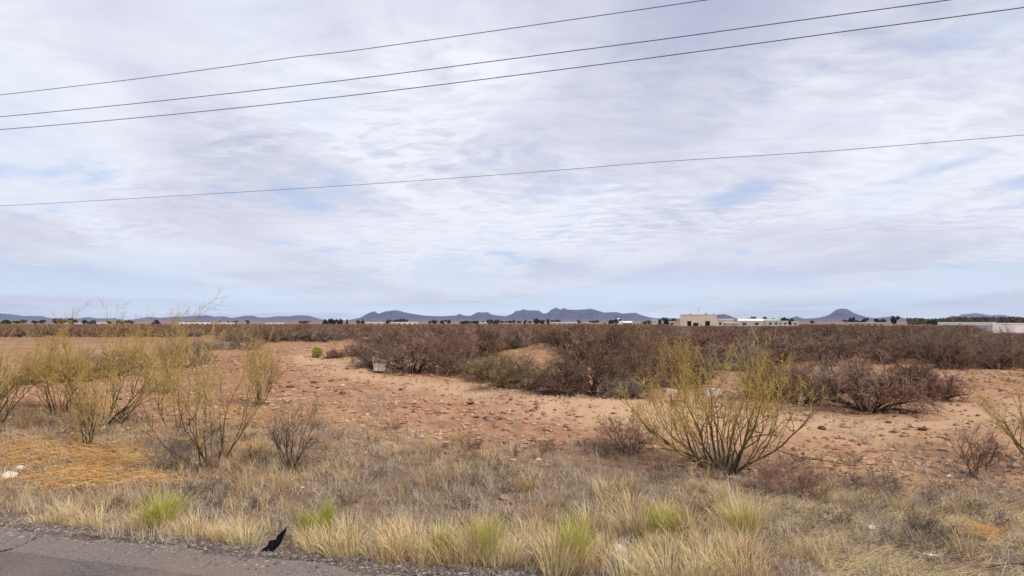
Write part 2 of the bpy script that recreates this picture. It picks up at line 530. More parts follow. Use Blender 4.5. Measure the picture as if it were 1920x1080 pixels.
# the lighter worn track that curves across the bare soil
tpts = np.array([ground(a, b)[:2] for a, b in [(560, 668), (640, 684), (720, 712), (860, 736), (1010, 754), (1180, 768), (1400, 782), (1600, 800), (1800, 790), (1990, 760)]])
dmin = np.full(GX.shape, 1e9)
for k in range(len(tpts) - 1):
    a, b = tpts[k], tpts[k + 1]; ab = b - a
    tt = np.clip(((GX - a[0]) * ab[0] + (GY - a[1]) * ab[1]) / (ab @ ab), 0, 1)
    dmin = np.minimum(dmin, np.hypot(GX - a[0] - tt * ab[0], GY - a[1] - tt * ab[1]))
ta = gme.attributes.new('track', 'FLOAT', 'POINT')
ta.data.foreach_set('value', np.clip(1.25 - (dmin + 0.8 * vnoise(GX * 0.6, GY * 0.6)) / 1.5, 0, 1).astype(np.float32).ravel())
tag(link('ground', gme), kind='structure')


# road and worn shoulder as two sheets along the road line
def road_strip(name, d0, d1, z, m, seed, rag):
    s = np.concatenate([np.linspace(-400, -20, 60), np.arange(-19.9, 25, 0.06), np.linspace(25.1, 400, 60)])
    rs = np.random.RandomState(seed)
    e1 = d1 + rag * (vnoise(s * 1.3, s * 0 + seed) * 1.2 + vnoise(s * 5.1, s * 0 + seed + 5) * 0.6 + vnoise(s * 17, s * 0 + seed + 9) * 0.35)
    e0 = np.full_like(s, d0)
    a = s[:, None] * RD + e0[:, None] * RN
    b_ = s[:, None] * RD + e1[:, None] * RN
    n = len(s)
    v_ = np.concatenate([np.c_[a, np.full(n, z)], np.c_[b_, np.full(n, z)]])
    i = np.arange(n - 1)
    f = np.stack([i, i + 1, n + i + 1, n + i], -1)
    o = tag(link(name, mesh_np(name, v_, f, m)), kind='structure')
    return o


road_strip('road_shoulder', -2.0, EDGE, 0.004, M_SHOULDER, 3, 0.13)
road_strip('road', -2.3, 5.20, 0.008, M_ROAD, 8, 0.05)

# crack across the asphalt on the left
ck = [(-40, 1056), (0, 1038.5), (22, 1031), (45, 1023), (62, 1015), (80, 1006), (96, 1001)]
pts = []
for (px, py) in ck:
    x, y, z = ground(px, py); pts.append((x, y))
pts = np.array(pts)
pf = []
rs = np.random.RandomState(5)
for i in range(len(pts) - 1):
    for k in range(6):
        pf.append(pts[i] + (pts[i + 1] - pts[i]) * k / 6 + rs.randn(2) * 0.012)
pf = np.array(pf)
wd = 0.010 + 0.010 * rs.rand(len(pf))
vv = np.concatenate([np.c_[pf[:, 0], pf[:, 1] - wd, np.full(len(pf), 0.012)], np.c_[pf[:, 0], pf[:, 1] + wd, np.full(len(pf), 0.012)]])
i = np.arange(len(pf) - 1)
tag(link('pavement_crack', mesh_np('pavement_crack', vv, np.stack([i, i + 1, len(pf) + i + 1, len(pf) + i], -1), M_CRACK)), kind='structure')


# ------------------------------------------------------------------ mountains
def mountain(name, prof, dist, depth, seed, rough=0.13):
    prof = np.array(prof, dtype=float)
    px = np.arange(prof[0, 0], prof[-1, 0] + 0.1, 1.0)
    top = np.interp(px, prof[:, 0], prof[:, 1])
    ang = (px - 960) / F
    el = (603 - top) / F
    J = 26
    rows = []
    for j in range(J + 1):
        v_ = j / J
        r = dist + (v_ - 0.5) * depth
        k = 1 - abs(2 * v_ - 1)
        k = k ** 0.8 if v_ < 0.5 else k
        X = ang * r; Y = np.full_like(X, r)
        ridge = np.maximum(el * dist + CAMZ, 0.0)
        n = vnoise(X / 260 + seed, Y / 420 + seed) + 0.5 * vnoise(X / 110, Y / 180 + seed) + 0.3 * vnoise(X / 50, Y / 80)
        z = ridge * np.clip(k + n * rough * 6 * k * (1 - k) * 2, 0, 1.0)
        if j == J // 2: z = ridge * (1 + 0.0 * n)
        z = z - (2.0 if j in (0, J) else 0.0)
        rows.append(np.stack([X, Y, z], -1))
    V = np.concatenate(rows)
    n = len(px)
    ii = np.arange(J)[:, None] * n + np.arange(n - 1)[None, :]
    f = np.stack([ii, ii + 1, ii + n + 1, ii + n], -1).reshape(-1, 4)
    return tag(link(name, mesh_np(name, V, f, M_MOUNT, True)), kind='structure')


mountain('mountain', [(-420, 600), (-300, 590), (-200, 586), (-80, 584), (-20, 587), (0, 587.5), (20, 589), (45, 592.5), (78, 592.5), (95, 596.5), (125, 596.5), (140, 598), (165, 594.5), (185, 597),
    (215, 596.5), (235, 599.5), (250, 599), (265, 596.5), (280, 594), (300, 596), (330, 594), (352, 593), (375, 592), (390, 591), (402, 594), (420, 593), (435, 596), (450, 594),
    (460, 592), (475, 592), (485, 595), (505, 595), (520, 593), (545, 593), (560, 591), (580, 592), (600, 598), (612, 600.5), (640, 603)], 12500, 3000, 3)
mountain('mountain', [(630, 603), (655, 599.5), (675, 596), (684, 591), (692, 586.5), (702, 583.5), (710, 588), (718, 586.5), (727, 583.5), (740, 581.5), (750, 583), (760, 586), (780, 589.5),
    (800, 592), (830, 593), (855, 591.5), (862, 588.5), (870, 591.5), (882, 592.5), (890, 588), (897, 585), (905, 586), (914, 585), (922, 590), (935, 592), (948, 593), (960, 589), (967, 583), (977, 582), (980, 579.5),
    (990, 582), (1009, 582), (1014, 585), (1020, 588), (1026, 587), (1033, 581), (1042, 577), (1047, 578), (1050, 580.5), (1057, 577.5), (1065, 580.5), (1080, 581), (1095, 580), (1108, 579), (1120, 582),
    (1132, 586), (1145, 585.5), (1155, 585), (1166, 588), (1180, 587), (1192, 586.5), (1203, 591), (1220, 595.5), (1235, 597), (1250, 596), (1275, 597), (1310, 600), (1330, 603)], 12000, 3400, 9, 0.17)
mountain('mountain', [(1318, 603), (1338, 591), (1350, 589.5), (1358, 589), (1368, 592), (1380, 597), (1400, 601), (1415, 603)], 9000, 1200, 14)
mountain('mountain', [(1465, 603), (1480, 597), (1493, 593), (1505, 597), (1518, 597), (1535, 595.5), (1550, 592), (1558, 588), (1564, 583), (1571, 579.5), (1577, 578.5), (1587, 579), (1593, 582), (1600, 586.5),
    (1612, 591), (1625, 594.5), (1640, 596.5), (1655, 595), (1672, 593), (1685, 594), (1700, 598), (1712, 601), (1735, 603)], 10500, 1600, 21)
mountain('mountain', [(1735, 603), (1770, 598), (1783, 592), (1796, 593), (1802, 589.5), (1815, 588.5), (1830, 587), (1845, 589.5), (1858, 591.5), (1872, 590), (1885, 591), (1897, 595), (1920, 595.5),
    (1990, 590), (2060, 594), (2150, 589), (2260, 596), (2400, 603)], 14200, 1400, 30)


# ------------------------------------------------------------------ branch builder
def grow(rng, base, d, length, rad, level, spec, outp):
    """one branch as a polyline and its children, recursively"""
    S = spec[level]
    n = S['n']
    p = Vector(base); d = Vector(d).normalized()
    pts = [p.copy()]; seg = length / n
    dirs = []
    for i in range(n):
        d = (d + Vector((rng.gauss(0, 1), rng.gauss(0, 1), rng.gauss(0, 1))) * S['wob'] + Vector((0, 0, S['up']))).normalized()
        p = p + d * seg
        if p.z < 0.02: p.z = 0.02 + rng.random() * 0.02
        pts.append(p.copy()); dirs.append(d.copy())
    tip = rad * S.get('taper', 0.4)
    outp.append((level, pts, rad, tip))
    if level + 1 < len(spec):
        k = S['kids']
        k = int(k + rng.random())
        for j in range(k):
            t = S['t0'] + (1 - S['t0']) * ((j + rng.random()) / k)
            f = t * n; a = min(int(f), n - 1); fr = f - a
            q = pts[a].lerp(pts[a + 1], fr)
            dd = dirs[a]
            side = Vector((rng.gauss(0, 1), rng.gauss(0, 1), rng.gauss(0, 0.7)))
            side = (side - dd * side.dot(dd)).normalized()
            an = R(S['ang'] * (0.6 + 0.8 * rng.random()))
            nd = dd * math.cos(an) + side * math.sin(an)
            ll = length * S['ratio'] * (0.6 + 0.7 * rng.random()) * (1.15 - 0.45 * t)
            r0 = max((rad + (tip - rad) * t) * 0.72, spec[level + 1].get('minr', 0.001))
            grow(rng, q, nd, ll, r0, level + 1, spec, outp)


def tubes(name, polys, material, rng, minr=0.0):
    """three sided tubes for a list of polylines, as one mesh"""
    V = []; Fq = []; T = []
    base = 0
    for (lv, pts, r0, r1) in polys:
        n = len(pts)
        P_ = np.array([tuple(p) for p in pts])
        D = np.gradient(P_, axis=0)
        D /= np.linalg.norm(D, axis=1)[:, None] + 1e-9
        ref = np.array([0.31, 0.52, 0.79]) if abs(D[0, 2]) < 0.8 else np.array([1.0, 0.1, 0.0])
        A = np.cross(D, ref); A /= np.linalg.norm(A, axis=1)[:, None] + 1e-9
        B = np.cross(D, A)
        rr = np.maximum(np.linspace(r0, r1, n), minr)[:, None]
        sides = 3 if r0 < 0.02 else 6
        for k in range(sides):
            a = 2 * PI * k / sides
            V.append(P_ + (A * math.cos(a) + B * math.sin(a)) * rr)
        i = np.arange(n - 1)
        for k in range(sides):
            k2 = (k + 1) % sides
            Fq.append(np.stack([base + k * n + i, base + k * n + i + 1, base + k2 * n + i + 1, base + k2 * n + i], -1))
        T.append(np.full(n * sides, rng.random()))
        base += n * sides
    return mesh_np(name, np.concatenate(V), np.concatenate(Fq), material, False, None, np.concatenate(T))


# growth recipes -----------------------------------------------------------
MESQ = [dict(n=6, wob=0.20, up=0.03, kids=6, t0=0.18, ang=42, ratio=0.62, taper=0.45),
        dict(n=5, wob=0.24, up=0.05, kids=7, t0=0.15, ang=45, ratio=0.58, taper=0.4, minr=0.007),
        dict(n=3, wob=0.26, up=0.06, kids=6, t0=0.10, ang=48, ratio=0.66, taper=0.5, minr=0.0045),
        dict(n=2, wob=0.25, up=0.04, kids=0, t0=0.2, ang=45, ratio=0.6, taper=0.6, minr=0.0035)]
MESQ_FAR = [dict(n=5, wob=0.22, up=0.03, kids=5, t0=0.20, ang=42, ratio=0.62, taper=0.45),
            dict(n=4, wob=0.26, up=0.05, kids=6, t0=0.15, ang=45, ratio=0.58, taper=0.4, minr=0.011),
            dict(n=2, wob=0.26, up=0.06, kids=6, t0=0.15, ang=48, ratio=0.64, taper=0.5, minr=0.009),
            dict(n=1, wob=0.25, up=0.04, kids=0, t0=0.2, ang=45, ratio=0.6, taper=0.6, minr=0.008)]
PALO = [dict(n=11, wob=0.12, up=0.085, kids=6, t0=0.18, ang=28, ratio=0.58, taper=0.28),
        dict(n=7, wob=0.15, up=0.10, kids=5, t0=0.30, ang=32, ratio=0.50, taper=0.35, minr=0.0046),
        dict(n=4, wob=0.18, up=0.12, kids=6, t0=0.25, ang=45, ratio=0.42, taper=0.5, minr=0.0034),
        dict(n=2, wob=0.24, up=0.08, kids=0, t0=0.1, ang=35, ratio=0.5, taper=0.6, minr=0.0026)]
WISP = [dict(n=10, wob=0.14, up=0.045, kids=5, t0=0.22, ang=30, ratio=0.60, taper=0.30),
        dict(n=7, wob=0.16, up=0.06, kids=5, t0=0.20, ang=34, ratio=0.52, taper=0.35, minr=0.0044),
        dict(n=4, wob=0.20, up=0.07, kids=5, t0=0.20, ang=45, ratio=0.46, taper=0.5, minr=0.0034),
        dict(n=2, wob=0.26, up=0.05, kids=0, t0=0.1, ang=35, ratio=0.5, taper=0.6, minr=0.0027)]
REDB = [dict(n=5, wob=0.16, up=0.02, kids=6, t0=0.15, ang=38, ratio=0.62, taper=0.4),
        dict(n=4, wob=0.2, up=0.03, kids=6, t0=0.15, ang=42, ratio=0.58, taper=0.45, minr=0.0040),
        dict(n=3, wob=0.22, up=0.03, kids=4, t0=0.2, ang=45, ratio=0.6, taper=0.5, minr=0.0030),
        dict(n=2, wob=0.22, up=0.03, kids=0, t0=0.1, ang=35, ratio=0.5, taper=0.6, minr=0.0024)]


def stems_of(rng, nst, length, tilt, rad, spec, spread=0.12, lean=(0, 0), tilt0=0.1):
    """list of stems; a stem is the list of its polylines"""
    res = []
    for k in range(nst):
        az = 2 * PI * (k + rng.random() * 0.8) / nst
        th = R(tilt) * (tilt0 + (1 - tilt0) * math.sqrt(rng.random()))
        d = Vector((math.sin(th) * math.cos(az) + lean[0], math.sin(th) * math.sin(az) + lean[1], math.cos(th)))
        o = Vector((math.cos(az) * spread * rng.random(), math.sin(az) * spread * rng.random(), -0.04))
        polys = []
        grow(rng, o, d, length * (0.75 + 0.35 * rng.random()), rad * (0.7 + 0.5 * rng.random()), 0, spec, polys)
        res.append(polys)
    return res


def normalise(stems, w, h):
    """scale the stems so that the bush has the wanted width and height (metres)"""
    pts = np.array([tuple(p) for s in stems for pl in s for p in pl[1]])
    x0, x1 = np.percentile(pts[:, 0], [0.5, 99.5]); y0, y1 = np.percentile(pts[:, 1], [0.5, 99.5]); z1 = np.percentile(pts[:, 2], 99.7)
    sx = w / max(x1 - x0, y1 - y0); sz = h / z1
    out_ = []
    for s in stems:
        out_.append([(lv, [Vector((p.x * sx, p.y * sx, p.z * sz)) for p in pts_], a, b) for (lv, pts_, a, b) in s])
    return out_


# ------------------------------------------------------------------ foreground bushes: every stem a part, its twigs a sub-part
def fore_bush(name, loc, w_, h_, spec, seed, nst, tilt, rad, bark, twig, split, label, cat='bush', group=None, lean=(0, 0), spread=0.12, tilt0=0.1, flecks=0):
    rng = random.Random(seed)
    if name == 'palo_verde_bush': flecks = 2
    st = normalise(stems_of(rng, nst, 1.0, tilt, rad, spec, spread, (0, 0), tilt0), w_, h_)
    if lean != (0, 0):
        st = [[(lv, [Vector((p.x + lean[0] * (max(p.z, 0) / h_) ** 1.3, p.y + lean[1] * (max(p.z, 0) / h_) ** 1.3, p.z)) for p in q], a, b) for (lv, q, a, b) in s] for s in st]
    root = tag(empty(name, loc), label, cat, group)
    for s in st:
        so = link('stem', tubes('stem', [p for p in s if p[0] < split], bark, rng), root)
        tw = [p for p in s if p[0] >= split]
        if tw: link('twigs', tubes('twigs', tw, twig, rng), so)
        if flecks:
            ends = np.array([tuple(q[1][-1 - (i % 2)]) for i, q in enumerate(tw) if q[0] >= 2])
            if len(ends):
                rf = np.random.RandomState(seed + len(ends))
                ends = np.repeat(ends, flecks, axis=0) + rf.randn(len(ends) * flecks, 3) * 0.022
                a_ = rf.randn(len(ends), 3) * 0.0065; b_ = rf.randn(len(ends), 3) * 0.0065
                V_ = np.stack([ends - a_, ends + a_, ends + b_], 1).reshape(-1, 3)
                lf = link('leaf_flecks', mesh_np('leaf_flecks', V_, np.arange(len(V_)).reshape(-1, 3), M_FLECK, False, None, np.repeat(rf.rand(len(ends)), 3)), so)
                lf['kind'] = 'stuff'
    return root


def place(px, py, dz=0.0):
    x, y, z = ground(px, py)
    return (x, y, z + dz), y


loc, Y = place(1356, 886)
fore_bush('palo_verde_bush', loc, 3.5, 2.5, PALO, 44, 19, 60, 0.024, M_PV_BARK, M_PV_TWIG, 2,
          'large leafless yellow-green bush with many dark upright stems, right of centre', lean=(-0.10, 0.1), spread=0.16, tilt0=0.2)
loc, Y = place(395, 872)
fore_bush('palo_verde_bush', loc, 2.6, 3.0, WISP, 6, 9, 42, 0.015, M_PV_BARK, M_PV_TWIG2, 2,
          'tall wispy yellow bush whose thin tips rise above the horizon, left of centre', lean=(0.05, 0), spread=0.2)
loc, Y = place(190, 800)
fore_bush('palo_verde_bush', loc, 3.0, 2.8, PALO, 23, 13, 44, 0.018, M_PV_BARK, M_PV_TWIG, 2,
          'dense yellow-green bush fanning to the right, behind the orange straw pile', lean=(0.25, 0.1), spread=0.2)
loc, Y = place(165, 838)
fore_bush('palo_verde_bush', loc, 1.0, 1.9, WISP, 31, 7, 24, 0.012, M_PV_BARK, M_PV_TWIG2, 2,
          'thin pale yellow shrub standing just in front of the dense yellow-green bush', lean=(-0.1, 0), spread=0.1)
loc, Y = place(-25, 800)
fore_bush('palo_verde_bush', loc, 3.0, 2.75, PALO, 52, 14, 42, 0.02, M_PV_BARK, M_PV_TWIG2, 2,
          'yellow-green bush cut off by the left edge of the photo', lean=(0.3, 0.2), spread=0.2)
loc, Y = place(487, 762)
fore_bush('palo_verde_bush', loc, 1.6, 2.2, WISP, 63, 12, 30, 0.015, M_PV_BARK, M_PV_TWIG2, 2,
          'slender tan bush on the bare slope left of the rocky mound', lean=(0.05, 0), spread=0.1)
loc, Y = place(1955, 872)
fore_bush('palo_verde_bush', loc, 2.3, 1.75, PALO, 75, 9, 58, 0.018, M_PV_BARK, M_PV_TWIG2, 2,
          'yellowish bush reaching in from the right edge of the photo', lean=(-0.1, 0.1), spread=0.2, tilt0=0.3)
loc, Y = place(300, 735)
fore_bush('palo_verde_bush', loc, 3.0, 2.8, WISP, 85, 10, 36, 0.016, M_PV_BARK, M_PV_TWIG2, 2,
          'airy yellow bush standing behind and between the two largest left bushes', lean=(0.3, 0), spread=0.2)
loc, Y = place(110, 775)
fore_bush('palo_verde_bush', loc, 2.6, 2.35, WISP, 91, 14, 38, 0.014, M_PV_BARK, M_PV_TWIG2, 2,
          'faded yellow bush between the left edge bush and the dense yellow-green bush', lean=(0.0, 0.1), spread=0.2)
loc, Y = place(345, 800)
fore_bush('palo_verde_bush', loc, 2.2, 1.9, WISP, 93, 7, 42, 0.012, M_PV_BARK, M_PV_TWIG2, 2,
          'low tangled ochre bush directly behind the tall wispy yellow bush', lean=(0.0, 0.1), spread=0.25)
loc, Y = place(545, 878)
fore_bush('bare_shrub', loc, 1.3, 1.25, REDB, 12, 9, 44, 0.011, M_MESQ_BARK, M_GREY_TWIG, 2,
          'small bare brown shrub right of the tall wispy yellow bush', lean=(0.1, 0), tilt0=0.25)
loc, Y = place(1180, 852)
fore_bush('bare_shrub', loc, 1.4, 0.85, REDB, 13, 11, 62, 0.012, M_MESQ_BARK, M_RED_TWIG, 2,
          'low reddish brown shrub fanning out left of the large yellow-green bush', tilt0=0.3)
loc, Y = place(1828, 893)
fore_bush('bare_shrub', loc, 1.05, 0.98, REDB, 14, 7, 42, 0.012, M_MESQ_BARK, M_RED_TWIG, 2,
          'upright reddish shrub with a forked stem near the right edge', tilt0=0.3)
loc, Y = place(1470, 925)
fore_bush('bare_shrub', loc, 1.35, 0.62, REDB, 15, 12, 62, 0.008, M_RED_TWIG, M_RED_TWIG, 2,
          'low tangled red twiggy shrub at the foot of the large yellow-green bush', tilt0=0.3)
loc, Y = place(318, 885)
fore_bush('bare_shrub', loc, 0.7, 0.7, REDB, 16, 7, 40, 0.007, M_GREY_TWIG, M_GREY_TWIG, 2,
          'small grey twiggy shrub in the weeds left of the tall wispy bush', tilt0=0.2)


# ------------------------------------------------------------------ mesquite prototypes (branches + twigs)
def mesq_meshes(seed, spec, bark, twig, nst=10, tilt=66, hz=0.62, split=2):
    rng = random.Random(seed)
    st = normalise(stems_of(rng, nst, 1.0, tilt, 0.032, spec, 0.10, (0, 0), 0.15), 2.0, 2.0 * hz)
    # round the crown
    allp = [p for s in st for p in s]
    return (tubes('branches', [p for p in allp if p[0] < split], bark, rng),
            tubes('twigs', [p for p in allp if p[0] >= split], twig, rng))


NEARV = {'dark': [mesq_meshes(101 + k, MESQ, M_MESQ_BARK, M_MESQ_TWIG, 12, 68, 0.62) for k in range(3)],
         'olive': [mesq_meshes(111 + k, MESQ, M_MESQ_BARK, M_OLIVE_TWIG, 13, 70, 0.55) for k in range(2)],
         'grey': [mesq_meshes(121 + k, MESQ, M_MESQ_BARK, M_GREY_TWIG, 11, 66, 0.6) for k in range(2)],
         'red': [mesq_meshes(131 + k, MESQ, M_MESQ_BARK, M_RED_TWIG, 11, 66, 0.58) for k in range(1)]}
FARV = {'dark': [mesq_meshes(201 + k, MESQ_FAR, M_MESQ_BARK, M_MESQ_TWIG, 9, 64, 0.62) for k in range(4)],
        'red': [mesq_meshes(211 + k, MESQ_FAR, M_MESQ_BARK, M_RED_TWIG, 9, 64, 0.6) for k in range(2)],
        'grey': [mesq_meshes(221 + k, MESQ_FAR, M_MESQ_BARK, M_GREY_TWIG, 9, 64, 0.6) for k in range(2)],
        'olive': [mesq_meshes(231 + k, MESQ_FAR, M_MESQ_BARK, M_OLIVE_TWIG, 9, 64, 0.6) for k in range(1)]}


def mesquite(loc, w_, h_, meshes, rz, label, group=None, cat='bush', hz=0.6):
    root = tag(empty('mesquite_bush', loc, rz, (w_ / 2, w_ / 2, h_ / (2 * hz))), label, cat, group)
    link('branches', meshes[0], root)
    link('twigs', meshes[1], root)
    return root


mr = random.Random(77)
SPOTS = [  # px, base py, top py, width px, kind, label
    (702, 690, 642, 85, 'grey', 'greyish pink bare bush right behind the pale box'),
    (672, 668, 640, 55, 'red', 'small reddish bush on the crest right of the rocky mound'),
    (775, 700, 638, 115, 'dark', 'tall brown bush just right of the pale box'),
    (850, 699, 642, 110, 'dark', 'brown bush with pale dead sticks at its foot, left of the olive bush'),
    (920, 712, 662, 95, 'olive', 'olive brown bush at the left of the clump around the white bag'),
    (985, 730, 664, 135, 'olive', 'wide olive brown bush directly left of the white bag'),
    (1058, 738, 680, 90, 'dark', 'dark low bush directly right of the white bag'),
    (1118, 741, 642, 140, 'dark', 'tall dark bush with a visible trunk in the centre right clump'),
    (1172, 748, 705, 80, 'grey', 'low grey shrub at the right foot of the tall dark bush'),
    (1205, 728, 650, 100, 'dark', 'dark bush partly behind the left side of the large yellow-green bush'),
    (1290, 722, 655, 110, 'olive', 'olive bush seen through the large yellow-green bush'),
    (1510, 755, 688, 105, 'dark', 'dark bush beside the small white scrap, right of the large yellow-green bush'),
    (1628, 772, 682, 165, 'dark', 'wide open-branched bush in the front row on the right'),
    (1572, 738, 672, 110, 'grey', 'grey brown bush behind the wide open-branched bush'),
    (1702, 742, 684, 110, 'dark', 'brown bush between the wide open-branched bush and the purplish bush'),
    (1762, 750, 694, 95, 'red', 'purplish red bush at the right end of the front row'),
    (1440, 742, 672, 90, 'olive', 'yellowish brown bush just right of the large yellow-green bush'),
    (140, 716, 665, 105, 'olive', 'low olive grey bush left of the dense yellow-green bush'),
    (205, 706, 655, 90, 'grey', 'grey bush seen through the dense yellow-green bush'),
    (75, 718, 678, 80, 'grey', 'small grey bush near the left edge below the sandy strip'),
    (348, 690, 632, 90, 'grey', 'dark grey bush with green tips in front of the sandy strip'),
    (250, 692, 650, 90, 'olive', 'olive bush between the grey bushes below the sandy strip'),
    (392, 656, 637, 60, 'grey', 'small dark grey bush at the right end of the sandy strip'),
    (462, 654, 634, 70, 'grey', 'grey bush on the left shoulder of the rocky mound'),
    (628, 672, 652, 36, 'red', 'tiny reddish shrub right of the small yellow-green bush'),
    (905, 668, 632, 90, 'red', 'pinkish brown bush behind the olive brown bushes'),
    (1655, 682, 640, 90, 'dark', 'bush with pale forked trunks at the edge of the right thicket'),
    (1215, 600 + 92, 640, 95, 'dark', 'brown bush behind the top of the large yellow-green bush'),
]
for i, (px, by, ty, wp, kind, lab) in enumerate(SPOTS):
    (x, y, z), _ = place(px, by)
    hh = (by - ty) * y / F
    mesquite((x, y, z - 0.03), wp * y / F * 1.15, hh * 1.18, NEARV[kind][i % len(NEARV[kind])], mr.random() * 6.28, lab)

# small yellow-green bush on the mound
rng = random.Random(5)
(x, y, z), _ = place(595, 670)
st = normalise(stems_of(rng, 26, 1.0, 45, 0.012, REDB, 0.1), 18 * y / F, 21 * y / F)
yb = tag(empty('round_bush', (x, y, z)), 'small round bright yellow-green bush alone on the rocky mound', 'bush')
link('branches', tubes('branches', [p for s in st for p in s if p[0] < 2], M_PV_BARK, rng), yb)
link('twigs', tubes('twigs', [p for s in st for p in s if p[0] >= 2], tinted('lime_twigs', [(0.25, 0.24, 0.03), (0.38, 0.36, 0.05), (0.46, 0.40, 0.09)]), rng, 0.006), yb)

# ------------------------------------------------------------------ the thicket
BX = [-600, 0, 250, 300, 400, 500, 600, 680, 760, 900, 940, 1000, 1060, 1110, 1200, 1320, 1450, 1500, 1600, 1700, 1800, 1920, 2500]
BY = [640, 637, 636, 640, 645, 642, 641, 652, 680, 682, 672, 664, 676, 692, 702, 706, 700, 692, 680, 684, 696, 705, 720]
rs = np.random.RandomState(4)
cand = []
cell = {}


def free(x, y, r):
    g = 3.0
    cxi, cyi = int(x // g), int(y // g)
    for a in range(cxi - 1, cxi + 2):
        for b in range(cyi - 1, cyi + 2):
            for (u, v_, q) in cell.get((a, b), ()):
                if (x - u) ** 2 + (y - v_) ** 2 < r * r: return False
    cell.setdefault((cxi, cyi), []).append((x, y, r))
    return True


NC = 60000
yy = 22 + (300 - 22) * rs.rand(NC) ** 0.62
xx = (rs.rand(NC) * 2 - 1) * (yy * 1.0 + 12)
zz = H(xx, yy)
pxs, pys = proj(xx, yy, zz)
lim = np.interp(pxs, BX, BY)
clear = vnoise(xx * 0.06 + 17, yy * 0.045 + 3)
for i in range(NC):
    if pys[i] > lim[i]: continue
    r = 2.0 if yy[i] < 80 else 2.1
    if clear[i] > 0.16 and yy[i] < 120: continue
    if 930 < pxs[i] < 1070 and 643 < pys[i] < 652: continue
    if pxs[i] < 420 and 632 < pys[i] < 672: continue
    if 1265 < pxs[i] < 1360 and yy[i] > 200: continue
    if pxs[i] > 1350 and yy[i] > 185 or pxs[i] > 1835 and yy[i] > 104: continue
    if not free(xx[i], yy[i], r): continue
    cand.append((xx[i], yy[i], zz[i], pxs[i], pys[i]))
cand.sort(key=lambda c: c[1])
vis = [c for c in cand if -60 < c[3] < 1980]
near = vis[:265]
rest_ids = set(id(c) for c in near)
rest = [c for c in cand if id(c) not in rest_ids]


def bush_size(c):
    hh = 1.0 + 1.3 * mr.random() ** 0.8
    drop = 8.5 if 1255 < c[3] < 1500 else (5.2 if c[3] < 1580 else (7.5 if c[3] < 1835 else (9.0 if c[1] < 40 else 21.0)))
    top_lim = min(2.36, CAMZ - drop * c[1] / F) - c[2]
    hh = max(hh, 1.1) if top_lim > 1.1 else hh
    return 2.3 + 1.5 * mr.random(), max(min(hh, top_lim), 0.35)


for i, c in enumerate(near):
    w_, h_ = bush_size(c)
    u = mr.random()
    kind = 'dark' if u < 0.52 else ('red' if u < 0.68 else ('grey' if u < 0.90 else 'olive'))
    if c[3] < 620 and kind == 'dark' and mr.random() < 0.5: kind = 'grey'
    ms = FARV[kind][mr.randrange(len(FARV[kind]))] if c[1] > 34 else NEARV[kind][mr.randrange(len(NEARV[kind]))]
    px_, y_ = c[3], c[1]
    sector = ('by the left edge', 'left of the tall wispy bush', 'left of the rocky mound', 'below the main purple ridge', 'below the right half of the ridge',
              'below the cream building', 'below the flat-topped mountain', 'by the right edge')[sum(px_ > q for q in (150, 380, 640, 900, 1180, 1440, 1700))]
    depth_ = 'front row' if y_ < 42 else ('middle rows' if y_ < 60 else 'rear rows')
    adj = {'dark': 'dark brown', 'red': 'reddish brown', 'grey': 'greyish brown', 'olive': 'olive brown'}[kind]
    lab = f'leafless {adj} bush, {depth_} of the thicket, {sector}'
    grp = f'{adj} bushes in the {depth_} {sector}'
    mesquite((c[0], c[1], c[2] - 0.03), w_, h_, ms, mr.random() * 6.28, lab, grp)


